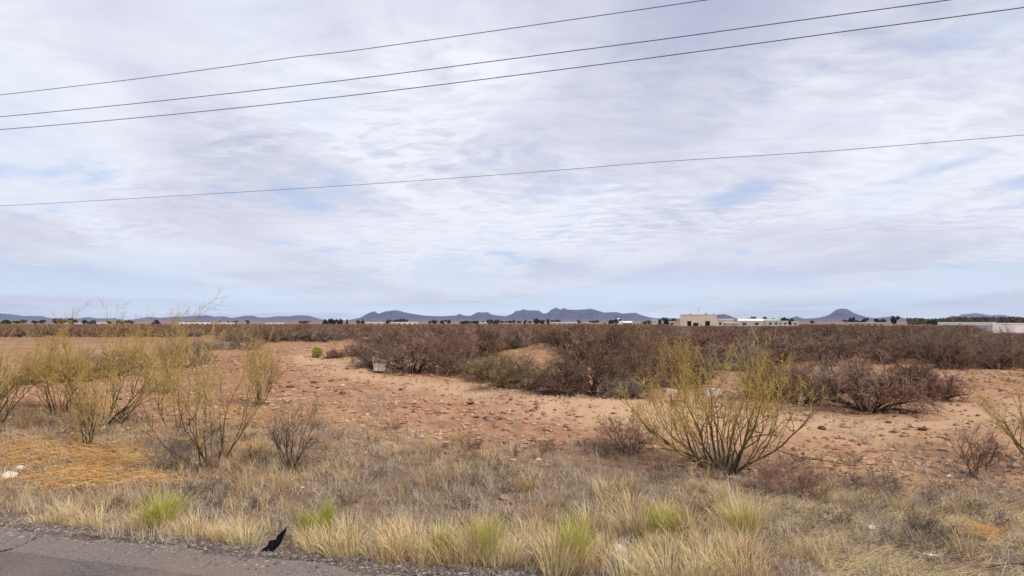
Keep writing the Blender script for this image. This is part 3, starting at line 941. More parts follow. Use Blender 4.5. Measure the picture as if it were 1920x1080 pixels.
# everything further back: one mass, instanced inside a single object from the bush meshes above
def thicket_object(name, pts, srcs, label, cat):
    me = bpy.data.meshes.new(name)
    n = len(pts)
    me.vertices.add(n)
    me.vertices.foreach_set('co', np.array([(c[0], c[1], c[2] - 0.03) for c in pts], dtype=np.float32).ravel())
    a = me.attributes.new('scl', 'FLOAT_VECTOR', 'POINT')
    sc = []
    for c in pts:
        w_, h_ = bush_size(c)
        sc.append((w_ / 2 * 1.15, w_ / 2 * 1.15, h_ / 1.2))
    a.data.foreach_set('vector', np.array(sc, dtype=np.float32).ravel())
    a = me.attributes.new('rot', 'FLOAT', 'POINT')
    a.data.foreach_set('value', np.array([mr.random() * 6.28 for _ in pts], dtype=np.float32))
    a = me.attributes.new('pick', 'INT', 'POINT')
    a.data.foreach_set('value', np.array([mr.randrange(len(srcs)) for _ in pts], dtype=np.int32))
    o = link(name, me)
    tag(o, label, cat, kind='stuff')
    ng = bpy.data.node_groups.new(name, 'GeometryNodeTree')
    ng.interface.new_socket('Geometry', in_out='INPUT', socket_type='NodeSocketGeometry')
    ng.interface.new_socket('Geometry', in_out='OUTPUT', socket_type='NodeSocketGeometry')
    N, L = ng.nodes, ng.links
    gi = N.new('NodeGroupInput'); go = N.new('NodeGroupOutput')
    mp = N.new('GeometryNodeMeshToPoints'); L.new(gi.outputs[0], mp.inputs[0])
    jn = N.new('GeometryNodeJoinGeometry')
    for (br, tw) in srcs:
        j = N.new('GeometryNodeJoinGeometry')
        for q in (br, tw):
            oi = N.new('GeometryNodeObjectInfo'); oi.transform_space = 'ORIGINAL'
            oi.inputs['Object'].default_value = q
            L.new(oi.outputs['Geometry'], j.inputs[0])
        g2 = N.new('GeometryNodeGeometryToInstance'); L.new(j.outputs[0], g2.inputs[0])
        L.new(g2.outputs[0], jn.inputs[0])
    ip = N.new('GeometryNodeInstanceOnPoints')
    L.new(mp.outputs[0], ip.inputs['Points']); L.new(jn.outputs[0], ip.inputs['Instance'])
    ip.inputs['Pick Instance'].default_value = True

    def attr(nm, ty):
        q = N.new('GeometryNodeInputNamedAttribute'); q.data_type = ty; q.inputs[0].default_value = nm
        return [s for s in q.outputs if s.enabled and s.name == 'Attribute'][0]
    L.new(attr('pick', 'INT'), ip.inputs['Instance Index'])
    L.new(attr('scl', 'FLOAT_VECTOR'), ip.inputs['Scale'])
    cxyz = N.new('ShaderNodeCombineXYZ'); L.new(attr('rot', 'FLOAT'), cxyz.inputs[2])
    e2r = N.new('FunctionNodeEulerToRotation'); L.new(cxyz.outputs[0], e2r.inputs[0])
    L.new(e2r.outputs[0], ip.inputs['Rotation'])
    L.new(ip.outputs[0], go.inputs[0])
    md = o.modifiers.new('scatter', 'NODES'); md.node_group = ng
    return o


bymesh = {}
for o in C.objects:
    if o.type == 'MESH' and o.parent is not None: bymesh.setdefault(o.data.name, o)
srcs = []
for k in FARV:
    for (b_, t_) in FARV[k]:
        if b_.name in bymesh and t_.name in bymesh: srcs.append((bymesh[b_.name], bymesh[t_.name]))
thicket_object('distant_thicket', rest, srcs, 'distant mass of leafless reddish brown scrub reaching to the horizon', 'scrub')


# ------------------------------------------------------------------ grass blades
def blades(base, az, lean, hgt, wid, curve, tint):
    """bent tapering blades, 3 triangles each; all arrays of length N"""
    N = len(hgt)
    dx, dy = np.cos(az), np.sin(az)
    s, c = np.sin(lean), np.cos(lean)
    p0 = base
    m = 0.55
    p1 = base + np.stack([dx * s, dy * s, c], -1) * (hgt * m)[:, None]
    l2 = np.minimum(lean + curve, 2.0)
    s2, c2 = np.sin(l2), np.cos(l2)
    p2 = p1 + np.stack([dx * s2, dy * s2, c2], -1) * (hgt * (1 - m))[:, None]
    floor_ = base[:, 2] + 0.004
    p2[:, 2] = np.maximum(p2[:, 2], floor_)
    wa = az + PI / 2 + (np.random.RandomState(1).rand(N) - 0.5) * 2.4
    wv_ = np.stack([np.cos(wa), np.sin(wa), np.zeros(N)], -1) * (wid / 2)[:, None]
    V = np.stack([p0 - wv_, p0 + wv_, p1 + wv_ * 0.8, p1 - wv_ * 0.8, p2], 1).reshape(-1, 3)
    b = np.arange(N) * 5
    return V, [np.stack([b, b + 1, b + 2, b + 3], -1), np.stack([b + 3, b + 2, b + 4], -1)], np.repeat(tint, 5)


def tuft_mesh(name, seed, n, h, spread, lean, m, width=0.005, curve=0.5, wind=(0.0, 0.0)):
    r = np.random.RandomState(seed)
    rad = spread * np.sqrt(r.rand(n)) * 0.55
    a0 = r.rand(n) * 2 * PI
    base = np.stack([rad * np.cos(a0), rad * np.sin(a0), np.full(n, -0.02)], -1)
    ln = lean * (0.15 + rad / (spread * 0.55 + 1e-6)) * (0.4 + 0.9 * r.rand(n))
    # combine outward lean with wind
    vx = np.cos(a0) * ln + wind[0]; vy = np.sin(a0) * ln + wind[1]
    az = np.arctan2(vy, vx) + r.randn(n) * 0.4
    ln = np.hypot(vx, vy)
    hh = h * (0.45 + 0.6 * r.rand(n) ** 0.7)
    V, Fc, T = blades(base, az, ln, hh, width * (0.6 + 0.8 * r.rand(n)), curve * r.rand(n), r.rand(n))
    return mesh_np(name, V, Fc, m, False, None, T)


straws = [tuft_mesh('straw_tuft', 300 + k, (150, 230, 190)[k % 3], 0.36 + 0.06 * (k % 3), 0.26 + 0.05 * (k % 2), 0.50, M_STRAW, 0.0048, 0.8, (0.08 - 0.22 * (k % 2), 0.0)) for k in range(6)]
greens = [tuft_mesh('green_tuft', 330 + k, 400, 0.60, 0.19, 0.30, M_GREENG, 0.0044, 0.6) for k in range(3)]
bleach = [tuft_mesh('bleached_tuft', 345 + k, 130, 0.34, 0.26, 0.7, M_TANW, 0.0045, 0.8, (0.12, 0)) for k in range(3)]

gr = random.Random(9)
for (px, py, s, wsc, lab) in [(303, 992, 0.95, 1.35, 'bright green grass tuft by the asphalt, leftmost of the green tufts'),
                         (583, 1012, 0.85, 0.95, 'green grass tuft just right of the black flap'),
                         (903, 1050, 1.15, 1.0, 'tall bright green grass tuft standing upright between straw tufts, near the middle'),
                         (1077, 1065, 1.15, 1.0, 'green grass tuft left of the crumpled white paper'),
                         (1240, 1010, 0.95, 1.2, 'yellowish green grass tuft right of and behind the crumpled white paper'),
                         (1385, 1000, 0.75, 1.3, 'green grass tuft below the large yellow-green bush, rightmost of the green tufts'),
                         (828, 1046, 0.75, 0.9, 'small pale green tuft left of the tall bright green one'),
                         (610, 1000, 0.8, 0.5, 'thin green sprig close behind the tuft beside the black flap')]:
    (x, y, z), _ = place(px, py)
    o = link('green_grass_tuft', greens[gr.randrange(3)])
    o.location = (x, y, z); o.rotation_euler = (gr.uniform(-.12, .12), gr.uniform(-.15, .15), gr.random() * 6.28); wq = wsc * gr.uniform(0.75, 1.05); o.scale = (wq, wq, s * gr.uniform(0.8, 1.05))
    tag(o, lab, 'grass tuft', 'green grass tufts along the road edge')

# straw tufts in a broken row along the road
ST = [(303, 996), (583, 1016), (896, 1054), (912, 1056), (1068, 1069), (1088, 1069), (1240, 1014), (1385, 1004), (828, 1050)]
for px, py in [(60, 985), (95, 985), (130, 990), (165, 996), (205, 1002), (240, 1005), (360, 1010), (385, 1018), (410, 1018), (435, 1020), (462, 1022), (450, 1000), (395, 998),
               (560, 1035), (590, 1040), (620, 1042), (645, 1038), (655, 1020), (712, 1045), (738, 1048), (770, 1050), (800, 1055), (850, 1058), (880, 1060), (940, 1062), (965, 1055), (985, 1035),
               (990, 1015), (930, 1030), (1045, 1078), (1100, 1070), (1060, 1045), (1130, 1040), (1180, 1060), (1150, 1000), (1110, 990), (1170, 960), (1215, 1040), (1255, 1050),
               (1290, 1060), (1225, 1078), (1320, 1075), (1350, 1085), (1380, 1070), (1405, 1045), (1330, 1040), (1290, 1020), (1350, 1010), (1280, 985), (1240, 975), (1190, 1000), (1140, 935),
               (1330, 960), (1395, 960), (1360, 935), (1300, 1095), (1250, 1100), (1180, 1100), (1400, 1095), (840, 1025), (775, 1020), (720, 1018), (130, 968), (180, 975)]:
    ST.append((px + gr.uniform(-8, 8), py + gr.uniform(-5, 5)))
for i, (px, py) in enumerate(ST):
    (x, y, z), _ = place(px, py)
    d = x * RN[0] + y * RN[1]
    if d < EDGE + 0.34:
        k = EDGE + 0.36 + 0.12 * gr.random() - d
        x += RN[0] * k; y += RN[1] * k; z = h1(x, y)
    o = link('straw_grass_tuft', straws[i % 6])
    s = (1.25 if i < 9 else 1.0) * gr.uniform(0.6, 1.1) * (0.72 if px < 480 else (1.0 if px < 690 else (1.05 if px < 1030 else 1.12)))
    o.location = (x, y, z); o.rotation_euler = (0, 0, gr.uniform(-0.5, 0.5)); o.scale = (s * gr.uniform(0.9, 1.3) * (1.4 if px < 480 else 1.0), s, s * gr.uniform(0.8, 1.15))
    if px < 160: lab = 'low straw grass tuft by the crack end of the asphalt, far left'
    elif px < 330: lab = 'low straw grass tuft beside the leftmost green tuft'
    elif px < 500: lab = 'straw grass tuft between the leftmost green tuft and the black flap'
    elif px < 700: lab = 'straw grass tuft just right of the black flap'
    elif px < 870: lab = 'straw grass tuft at the gravel, left of the tall bright green tuft'
    elif px < 1030: lab = 'straw grass tuft at the gravel, right of the tall bright green tuft'
    elif px < 1140: lab = 'golden grass tuft around the green tuft left of the white paper'
    elif px < 1230: lab = 'golden grass tuft beside or behind the crumpled white paper'
    elif px < 1320: lab = 'golden grass tuft around the yellowish green tuft right of the paper'
    else: lab = 'golden grass tuft in front of the large yellow-green bush, around the rightmost green tuft'
    grp = lab.replace(' tuft ', ' tufts ', 1)
    tag(o, lab, 'grass tuft', grp)
# bleached tufts scattered through the weeds
n_bt = 0
for k in range(400):
    if n_bt >= 70: break
    x = gr.uniform(-13, 13); y = gr.uniform(6, 15)
    d = x * RN[0] + y * RN[1]
    px, py = proj(x, y, h1(x, y))
    if d < 6.7 or d > 13.2 or px < 10 or px > 1910 or py > 1075: continue
    if gr.random() < (d - 7) / 9: continue
    if px < 300 and 830 < py < 925: continue
    o = link('bleached_grass_tuft', bleach[n_bt % 3]); s = gr.uniform(0.7, 1.3)
    o.location = (x, y, h1(x, y)); o.rotation_euler = (0, 0, gr.random() * 6.28); o.scale = (s, s, s)
    tag(o, 'thin bleached tan grass tuft among the grey weeds, ' + ('left third', 'middle', 'right third')[int(px > 640) + int(px > 1240)] + ' of the verge', 'grass tuft', 'bleached grass tufts ' + ('left', 'middle', 'right')[int(px > 640) + int(px > 1240)])
    n_bt += 1


# ------------------------------------------------------------------ weeds and thatch: nobody could count them
def scatter_blades(name, n, seed, dens, h0, h1_, lean0, lean1, wid, m, label, clump=0.0, cat='weeds', az0=None):
    r = np.random.RandomState(seed)
    X = []; Y = []
    got = 0
    while got < n:
        k = 60000
        x = r.uniform(-17, 17, k); y = r.uniform(5, 22, k)
        p = dens(x, y)
        keep = r.rand(k) < p
        px, py = proj(x, y, np.zeros(k))
        keep &= (px > -60) & (px < 1980) & (py < 1130)
        X.append(x[keep]); Y.append(y[keep]); got += keep.sum()
    x = np.concatenate(X)[:n]; y = np.concatenate(Y)[:n]
    if clump > 0:
        nc = n // 22
        idx = r.randint(0, nc, n)
        rr = np.abs(r.randn(n)) * clump; aa = r.rand(n) * 2 * PI
        x = x[idx] + rr * np.cos(aa); y = y[idx] + rr * np.sin(aa)
    ok = (x * RN[0] + y * RN[1]) > EDGE + 0.08
    x, y = x[ok], y[ok]
    n = len(x)
    base = np.stack([x, y, H(x, y) - 0.005], -1)
    az = r.rand(n) * 2 * PI if az0 is None else az0 + r.randn(n) * 0.5
    V, Fc, T = blades(base, az, r.uniform(lean0, lean1, n), r.uniform(h0, h1_, n), wid * (0.6 + 0.8 * r.rand(n)), r.uniform(-0.3, 0.8, n), np.clip(r.rand(n) * 0.9 + 0.9 * vnoise(x * 1.1, y * 1.1) + 0.05, 0, 1.3))
    return tag(link(name, mesh_np(name, V, Fc, m, False, None, T)), label, cat, kind='stuff')


def dist(x, y): return x * RN[0] + y * RN[1]


def ss(v_, a, b):
    t = np.clip((v_ - a) / (b - a), 0, 1)
    return t * t * (3 - 2 * t)


def d_grey(x, y):
    d = dist(x, y) + 2.2 * vnoise(x * 0.7, y * 0.7) + 0.3 * ss(-x, 3, 10)
    return ss(d, 5.9, 6.6) * (1 - ss(d, 11.2, 13.4)) * (0.35 + 1.0 * (vnoise(x * 0.9 + 5, y * 0.9) + 0.5)) * 0.7


def d_thatch(x, y):
    d = dist(x, y) + 1.5 * vnoise(x * 0.6 + 9, y * 0.6) + 0.2 * ss(-x, 3, 10)
    return ss(d, 5.85, 6.2) * (1 - ss(d, 10.5, 13.5)) * 0.8


def d_gold(x, y):
    d = dist(x, y)
    wid = 7.0 + 1.6 * ss(x, 0, 2.2) * (1 - ss(x, 3.2, 4.6))
    return ss(d, 6.0, 6.25) * (1 - ss(d, wid - 0.5, wid)) * (0.2 + (vnoise(x * 1.5, y * 1.5 + 4) + 0.5)) * (1 - 0.8 * ss(x, 3.0, 4.2))


def d_right(x, y):
    d = dist(x, y)
    return ss(x, 2.6, 3.8) * (1 - ss(d, 9.5, 11.5)) * (0.25 + (vnoise(x * 1.1, y * 2.5 + 8) + 0.5))


scatter_blades('grey_weeds', 52000, 21, d_grey, 0.08, 0.27, 0.1, 1.0, 0.0052, M_GREYW, 'grey brown dead weeds carpeting the verge between road and bare soil', 0.07)
scatter_blades('fallen_thatch', 30000, 22, d_thatch, 0.07, 0.24, 1.2, 1.6, 0.0055, M_TANW, 'flattened tan grass litter lying on the verge', 0.0, 'dead grass')
scatter_blades('golden_grass', 1600, 23, d_gold, 0.14, 0.36, 0.05, 0.7, 0.005, M_STRAW, 'short golden grass filling between the tufts along the road edge', 0.06, 'grass')
scatter_blades('flattened_grass', 16000, 24, d_right, 0.08, 0.28, 1.0, 1.5, 0.0055, M_STRAW, 'flattened yellowish dry grass mat at the lower right', 0.09, 'grass', R(-25))


def d_soil(x, y):
    d = dist(x, y)
    return ss(d, 11, 13) * (1 - ss(d, 17, 22)) * (ss(vnoise(x * 0.5 + 31, y * 0.5), 0.05, 0.3))


scatter_blades('sparse_weeds', 8000, 25, d_soil, 0.06, 0.2, 0.2, 1.1, 0.006, M_GREYW, 'sparse grey weed sprigs on the bare reddish soil', 0.10)


def d_left(x, y):
    d = dist(x, y) + 2 * vnoise(x * 0.6 + 3, y * 0.6)
    return ss(-x, 2.0, 4.5) * ss(d, 6.5, 8) * (1 - ss(d, 12, 17)) * (0.15 + (vnoise(x * 0.9 + 2, y * 0.9 + 8) + 0.5))


scatter_blades('ochre_grass', 13000, 26, d_left, 0.10, 0.34, 0.4, 1.4, 0.006, M_OCHRE, 'ochre dry grass between the left bushes', 0.16, 'grass')
scatter_blades('pale_stalks', 2600, 27, d_grey, 0.22, 0.46, 0.05, 0.6, 0.004, M_STRAW, 'thin pale stalks standing above the grey weeds', 0.05, 'grass')


# tan bunch grass between the bushes of the middle distance
r_ = np.random.RandomState(61)
n0 = 2600
yq = 19 + 70 * r_.rand(n0) ** 1.2; xq = (r_.rand(n0) * 2 - 1) * (yq * 0.95 + 3)
pq, qq = proj(xq, yq, H(xq, yq))
okq = (qq < np.interp(pq, BX, BY) + 14 * r_.rand(n0)) & (vnoise(xq * 0.12, yq * 0.12 + 70) > -0.05)
xq, yq = xq[okq], yq[okq]
k_ = 16
xb_ = np.repeat(xq, k_) + r_.randn(len(xq) * k_) * 0.14; yb2 = np.repeat(yq, k_) + r_.randn(len(xq) * k_) * 0.14
nb = len(xb_)
V, Fc, T = blades(np.stack([xb_, yb2, H(xb_, yb2) - 0.01], -1), r_.rand(nb) * 6.28, r_.rand(nb) * 0.7, r_.uniform(0.2, 0.5, nb), r_.uniform(0.012, 0.026, nb), r_.rand(nb) * 0.6, r_.rand(nb))
tag(link('bunch_grass', mesh_np('bunch_grass', V, Fc, M_TANW, False, None, T)), 'tan bunch grass growing between the bushes of the thicket', 'grass', kind='stuff')

# leaf litter and broken twigs under the bushes, dark flakes doubling as contact shadow
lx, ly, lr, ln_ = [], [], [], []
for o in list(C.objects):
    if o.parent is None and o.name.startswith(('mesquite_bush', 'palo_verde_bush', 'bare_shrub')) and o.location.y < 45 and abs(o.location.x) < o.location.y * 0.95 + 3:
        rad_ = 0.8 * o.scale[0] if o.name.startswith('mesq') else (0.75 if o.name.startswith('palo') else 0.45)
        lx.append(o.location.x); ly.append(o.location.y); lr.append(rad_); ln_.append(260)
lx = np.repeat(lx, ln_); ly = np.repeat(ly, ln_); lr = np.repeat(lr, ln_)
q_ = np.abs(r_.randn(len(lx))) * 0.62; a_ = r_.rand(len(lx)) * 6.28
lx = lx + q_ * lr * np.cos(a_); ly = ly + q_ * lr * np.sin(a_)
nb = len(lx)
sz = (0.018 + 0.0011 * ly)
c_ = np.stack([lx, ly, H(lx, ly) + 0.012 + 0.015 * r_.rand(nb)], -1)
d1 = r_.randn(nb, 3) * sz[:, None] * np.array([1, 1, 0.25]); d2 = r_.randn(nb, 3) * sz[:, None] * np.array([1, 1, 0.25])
tag(link('leaf_litter_shade', mesh_np('leaf_litter_shade', np.stack([c_ - d1, c_ + d1, c_ + d2], 1).reshape(-1, 3), np.arange(3 * nb).reshape(-1, 3), M_LITTER_SHADE, False, None, np.repeat(r_.rand(nb), 3))),
    'dark brown leaf litter lying under the bushes, doubling as their contact shade', 'leaf litter', kind='stuff')


# denser twiggy weed clumps standing in the verge, darker than the rest
wr = random.Random(3)
wp = []
for k in range(340):
    x = wr.uniform(-11, 12); y = wr.uniform(7, 15)
    d = x * RN[0] + y * RN[1]
    if d < 6.9 or d > 12.8 or wr.random() > 0.35 + 0.9 * float(vnoise(np.array([x * 0.9]), np.array([y * 0.9]))[0] + 0.3): continue
    pxw, pyw = proj(x, y, 0.0)
    if pxw < 325 and 815 < pyw < 935: continue
    zw = h1(x, y)
    st = stems_of(wr, 6, 0.17 + 0.14 * wr.random(), 60, 0.003, REDB[1:], 0.04)
    for s in st:
        for (lv, q, a, b_) in s:
            wp.append((lv, [Vector((p.x + x, p.y + y, p.z + zw)) for p in q], a * 0.9, b_))
tag(link('twiggy_weeds', tubes('twiggy_weeds', wp, M_DARKW, wr, 0.0018)), 'low tangled grey twiggy weeds spread over the verge', 'weeds', kind='stuff')


# ------------------------------------------------------------------ pebbles and gravel
def stones(name, n, seed, dens, r0, r1, m, label, cat, xr=(-22, 22), yr=(5, 40), pw=2.5):
    r = np.random.RandomState(seed)
    X = []; Y = []; got = 0
    while got < n:
        k = 60000
        x = r.uniform(*xr, k); y = yr[0] + (yr[1] - yr[0]) * r.rand(k) ** 1.3
        keep = r.rand(k) < dens(x, y)
        px, py = proj(x, y, np.zeros(k)); keep &= (px > -80) & (px < 2000)
        X.append(x[keep]); Y.append(y[keep]); got += keep.sum()
    x = np.concatenate(X)[:n]; y = np.concatenate(Y)[:n]
    rad = r0 + (r1 - r0) * r.rand(n) ** pw
    octa = np.array([(1, 0, 0), (0, 1, 0), (-1, 0, 0), (0, -1, 0), (0, 0, 1), (0, 0, -1)], dtype=float)
    rot = r.rand(n) * 6.28
    V = octa[None] * (0.7 + 0.6 * r.rand(n, 6, 1))
    V[:, :, :2] += r.randn(n, 6, 2) * 0.18
    V = V * np.stack([rad * (0.8 + 0.7 * r.rand(n)), rad, rad * (0.45 + 0.35 * r.rand(n))], -1)[:, None, :]
    c, s = np.cos(rot)[:, None], np.sin(rot)[:, None]
    vx = V[:, :, 0] * c - V[:, :, 1] * s; vy = V[:, :, 0] * s + V[:, :, 1] * c
    V = np.stack([vx + x[:, None], vy + y[:, None], V[:, :, 2] + (H(x, y) + rad * 0.15)[:, None]], -1).reshape(-1, 3)
    f = np.array([(0, 1, 4), (1, 2, 4), (2, 3, 4), (3, 0, 4), (1, 0, 5), (2, 1, 5), (3, 2, 5), (0, 3, 5)])
    Fc = (f[None] + (np.arange(n) * 6)[:, None, None]).reshape(-1, 3)
    return tag(link(name, mesh_np(name, V, Fc, m, False, None, np.repeat(r.rand(n), 6))), label, cat, kind='stuff')


stones('roadside_gravel', 16000, 51, lambda x, y: np.exp(-((dist(x, y) - EDGE - 0.22) / 0.30) ** 2), 0.004, 0.024, M_GRAVEL,
       'dark loose gravel strip between asphalt and grass', 'gravel', (-9, 9), (3.5, 9.5), 2)
stones('pebbles', 36000, 52, lambda x, y: ss(dist(x, y), 9.5, 12.5) * (0.25 + 1.2 * ss(vnoise(x * 0.35, y * 0.35 + 7), -0.15, 0.3)), 0.010, 0.085, M_PEBBLE,
       'reddish pebbles strewn over the bare soil', 'pebbles', (-22, 22), (9, 42), 2.5)


def rock_mesh(name, seed, flat=0.6):
    import bmesh
    bm = bmesh.new()
    bmesh.ops.create_icosphere(bm, subdivisions=2, radius=1.0)
    for v_ in bm.verts:
        n = mnoise.noise(v_.co * 1.3 + Vector((seed * 3.1, 0, 0))) * 0.5 + mnoise.noise(v_.co * 3.0 + Vector((0, seed, 0))) * 0.2
        v_.co *= 1 + n
        v_.co.z *= flat
        if v_.co.z < -0.3: v_.co.z = -0.3
    me = bpy.data.meshes.new(name); bm.to_mesh(me); bm.free()
    return me


rocks = [rock_mesh('rock', k) for k in range(5)]
for m_ in rocks: m_.materials.append(M_ROCK)
darks = [rock_mesh('clod', k + 9, 0.5) for k in range(3)]
for m_ in darks: m_.materials.append(M_DARKROCK)
pales = [rock_mesh('pale_rock', k + 20, 0.6) for k in range(3)]
for m_ in pales: m_.materials.append(M_PALEROCK)


def rock(px, py, wpx, mesh, label, name='rock', group=None, flat=1.0):
    (x, y, z), _ = place(px, py)
    s = wpx * y / F / 2
    o = link(name, mesh)
    o.location = (x, y, z + s * 0.15); o.scale = (s, s * 0.85, s * flat); o.rotation_euler = (0, 0, gr.random() * 6.28)
    return tag(o, label, 'rock', group)


rock(16, 896, 30, pales[0], 'pale cream stone at the far left beside the orange straw pile')
rock(36, 880, 18, pales[1], 'pinkish white lump touching the pale cream stone at the far left')
rock(56, 863, 14, pales[2], 'small grey white lump uphill of the pale cream stone at the far left')
rock(947, 935, 20, rocks[0], 'rounded pinkish stone in the grey weeds left of centre')
rock(643, 724, 9, pales[1], 'small white stone on the rocky slope of the mound')
rock(678, 752, 12, rocks[1], 'pale flat stone on the slope below the mound')
rock(785, 768, 8, rocks[2], 'light stone on the bare soil left of the central clump')
rock(1070, 788, 11, rocks[3], 'orange stone on the red soil below the white bag')
rock(1016, 784, 10, rocks[2], 'orange stone on the red soil just left of another one')
rock(1666, 793, 12, darks[0], 'dark brown stone on the soil in front of the wide open-branched bush')
rock(1730, 806, 16, darks[1], 'dark brown flat stone near the right side of the bare soil')
rock(1540, 805, 16, darks[2], 'brown clod on the soil right of the large yellow-green bush')
rock(1585, 800, 18, rocks[4], 'tan stone on the bare soil right of the large yellow-green bush')
rock(1512, 778, 16, rocks[0], 'light brown stone close to the dark bush right of the yellow-green bush')
rock(1680, 810, 14, rocks[2], 'pale stone just left of the dark brown flat stone')
rock(1695, 818, 12, rocks[1], 'bleached stone on the red soil below the dark brown flat stone', flat=0.6)
rock(1755, 722, 8, pales[2], 'tiny white stone in the purplish red bush')
for (px, py, wd_) in [(545, 727, 16), (621, 716, 11), (588, 718, 14), (642, 738, 13), (753, 731, 12), (690, 718, 9), (883, 757, 12), (903, 756, 10), (912, 786, 14), (893, 784, 12),
                      (938, 786, 12), (943, 832, 15), (703, 755, 9), (630, 735, 8), (595, 728, 9), (530, 735, 9), (1150, 776, 9), (1040, 770, 9), (830, 742, 8)]:
    rock(px, py, wd_, darks[gr.randrange(3)], 'small dark clod lying on the bare orange soil of the slope', 'soil_clod', 'dark clods on the bare slope', 0.7)
for k in range(34):
    px = gr.uniform(520, 1880); py = gr.uniform(700, 840)
    if 720 < px < 1200 and py < 760: continue
    rock(px, py, gr.uniform(6, 10), rocks[gr.randrange(5)], 'small reddish tan stone lying on the open bare soil', 'stone', 'stones on the bare soil')


# ------------------------------------------------------------------ litter and slabs
def box_bm(bm, c, s, rot=0.0, taper=0.0):
    import bmesh
    ret = bmesh.ops.create_cube(bm, size=1.0)
    cr, sr = math.cos(rot), math.sin(rot)
    for v_ in ret['verts']:
        k = 1 - taper * (v_.co.z + 0.5)
        x, y, z = v_.co.x * s[0] * k, v_.co.y * s[1] * k, v_.co.z * s[2]
        v_.co = Vector((c[0] + x * cr - y * sr, c[1] + x * sr + y * cr, c[2] + z))
    return ret['verts']


def boxes(name, lst, m, parent=None, bevel=0.0):
    import bmesh
    bm = bmesh.new()
    for a in lst: box_bm(bm, *a)
    if bevel: bmesh.ops.bevel(bm, geom=bm.edges[:], offset=bevel, segments=1, affect='EDGES')
    me = bpy.data.meshes.new(name); bm.to_mesh(me); bm.free()
    me.materials.append(m)
    return link(name, me, parent)


def crumple(name, w_, d_, h_, seed, m, n=14, sharp=2.0):
    """a thin crumpled sheet with thickness, resting on the ground"""
    V = []; 
    r = random.Random(seed)
    for j in range(n):
        for i in range(n):
            u = i / (n - 1) - 0.5; v_ = j / (n - 1) - 0.5
            k = 1 + 0.35 * mnoise.noise(Vector((math.atan2(v_, u) * 1.5, seed, 0)))
            x, y = u * w_ * k, v_ * d_ * k
            z = h_ * (0.5 + 0.9 * mnoise.noise(Vector((u * 4 * sharp, v_ * 4 * sharp, seed * 1.7)))) * (1 - 1.6 * (u * u + v_ * v_))
            V.append((x, y, max(z, 0.003)))
    Fq = [(j * n + i, j * n + i + 1, (j + 1) * n + i + 1, (j + 1) * n + i) for j in range(n - 1) for i in range(n - 1)]
    o = link(name, mesh_np(name, np.array(V), np.array(Fq), m, False))
    md = o.modifiers.new('thickness', 'SOLIDIFY'); md.thickness = 0.004; md.offset = 1
    return o


(x, y, z), _ = place(1157, 1040)
o = crumple('crumpled_paper', 0.16, 0.11, 0.09, 3, M_PAPER); o.location = (x, y, z + 0.03); o.rotation_euler = (R(8), R(10), 0.4)
tag(o, 'crumpled white paper lying among the straw grass at the bottom', 'litter')
(x, y, z), _ = place(985, 1044)
o = crumple('paper_scrap', 0.17, 0.06, 0.05, 5, M_PAPER); o.location = (x, y, z + 0.015); o.rotation_euler = (0, 0, 0.5)
tag(o, 'thin white scrap on the gravel right of the tall green tuft', 'litter')
(x, y, z), _ = place(1740, 1052)
o = crumple('plastic_strip', 0.22, 0.05, 0.03, 8, M_WHITE, 14, 0.6); o.location = (x, y, z + 0.05); o.rotation_euler = (0, R(4), R(-22))
tag(o, 'narrow white plastic strip on the flattened grass at the lower right', 'litter')
(x, y, z), _ = place(1020, 727)
o = crumple('plastic_bag', 0.58, 0.35, 0.20, 12, M_WHITE); o.location = (x, y - 1.7, h1(x, y - 1.7) + 0.05)
tag(o, 'white plastic bag caught at the foot of the bushes in the centre', 'litter')
(x, y, z), _ = place(1485, 747)
o = crumple('plastic_scrap', 0.20, 0.15, 0.2, 15, M_WHITE); o.location = (x, y - 0.7, z + 0.03)
tag(o, 'small bright white scrap left of the dark bush on the right', 'litter')
for (px, py, s, lab) in [(775, 699, 0.16, 'tiny white scrap under the bush right of the pale box'), (830, 698, 0.16, 'tiny white scrap under the middle bushes, right of another scrap'),
                         (135, 915, 0.08, 'tiny white scrap at the near edge of the orange straw pile'), (567, 918, 0.05, 'white speck of litter in the grey weeds left of centre'),
                         (1780, 737 + 160, 0.08, 'pale scrap in the weeds right of the forked reddish shrub'), (1637, 994, 0.10, 'small white scrap on the flattened grass right of centre')]:
    (x, y, z), _ = place(px, py)
    o = crumple('litter_scrap', s, s * 0.6, s * 0.5, int(px) % 17, M_WHITE, 8); o.location = (x, y, z + 0.02)
    tag(o, lab, 'litter')

# pale box lying half on its side at the foot of the bushes
(x, y, z), _ = place(719, 694)
root = tag(empty('discarded_box', (x - 0.05, y - 0.6, z), 0.12), 'pale grey box with rounded corners at the left foot of the middle bushes', 'box')
wb = 21 * y / F; hb = 12 * y / F
bx = boxes('body', [((0, 0, hb / 2), (wb, wb * 0.55, hb))], M_BOX, root, 0.03)
boxes('lid', [((0, 0, hb + 0.014), (wb * 1.05, wb * 0.6, 0.03))], M_BOX, root, 0.008)

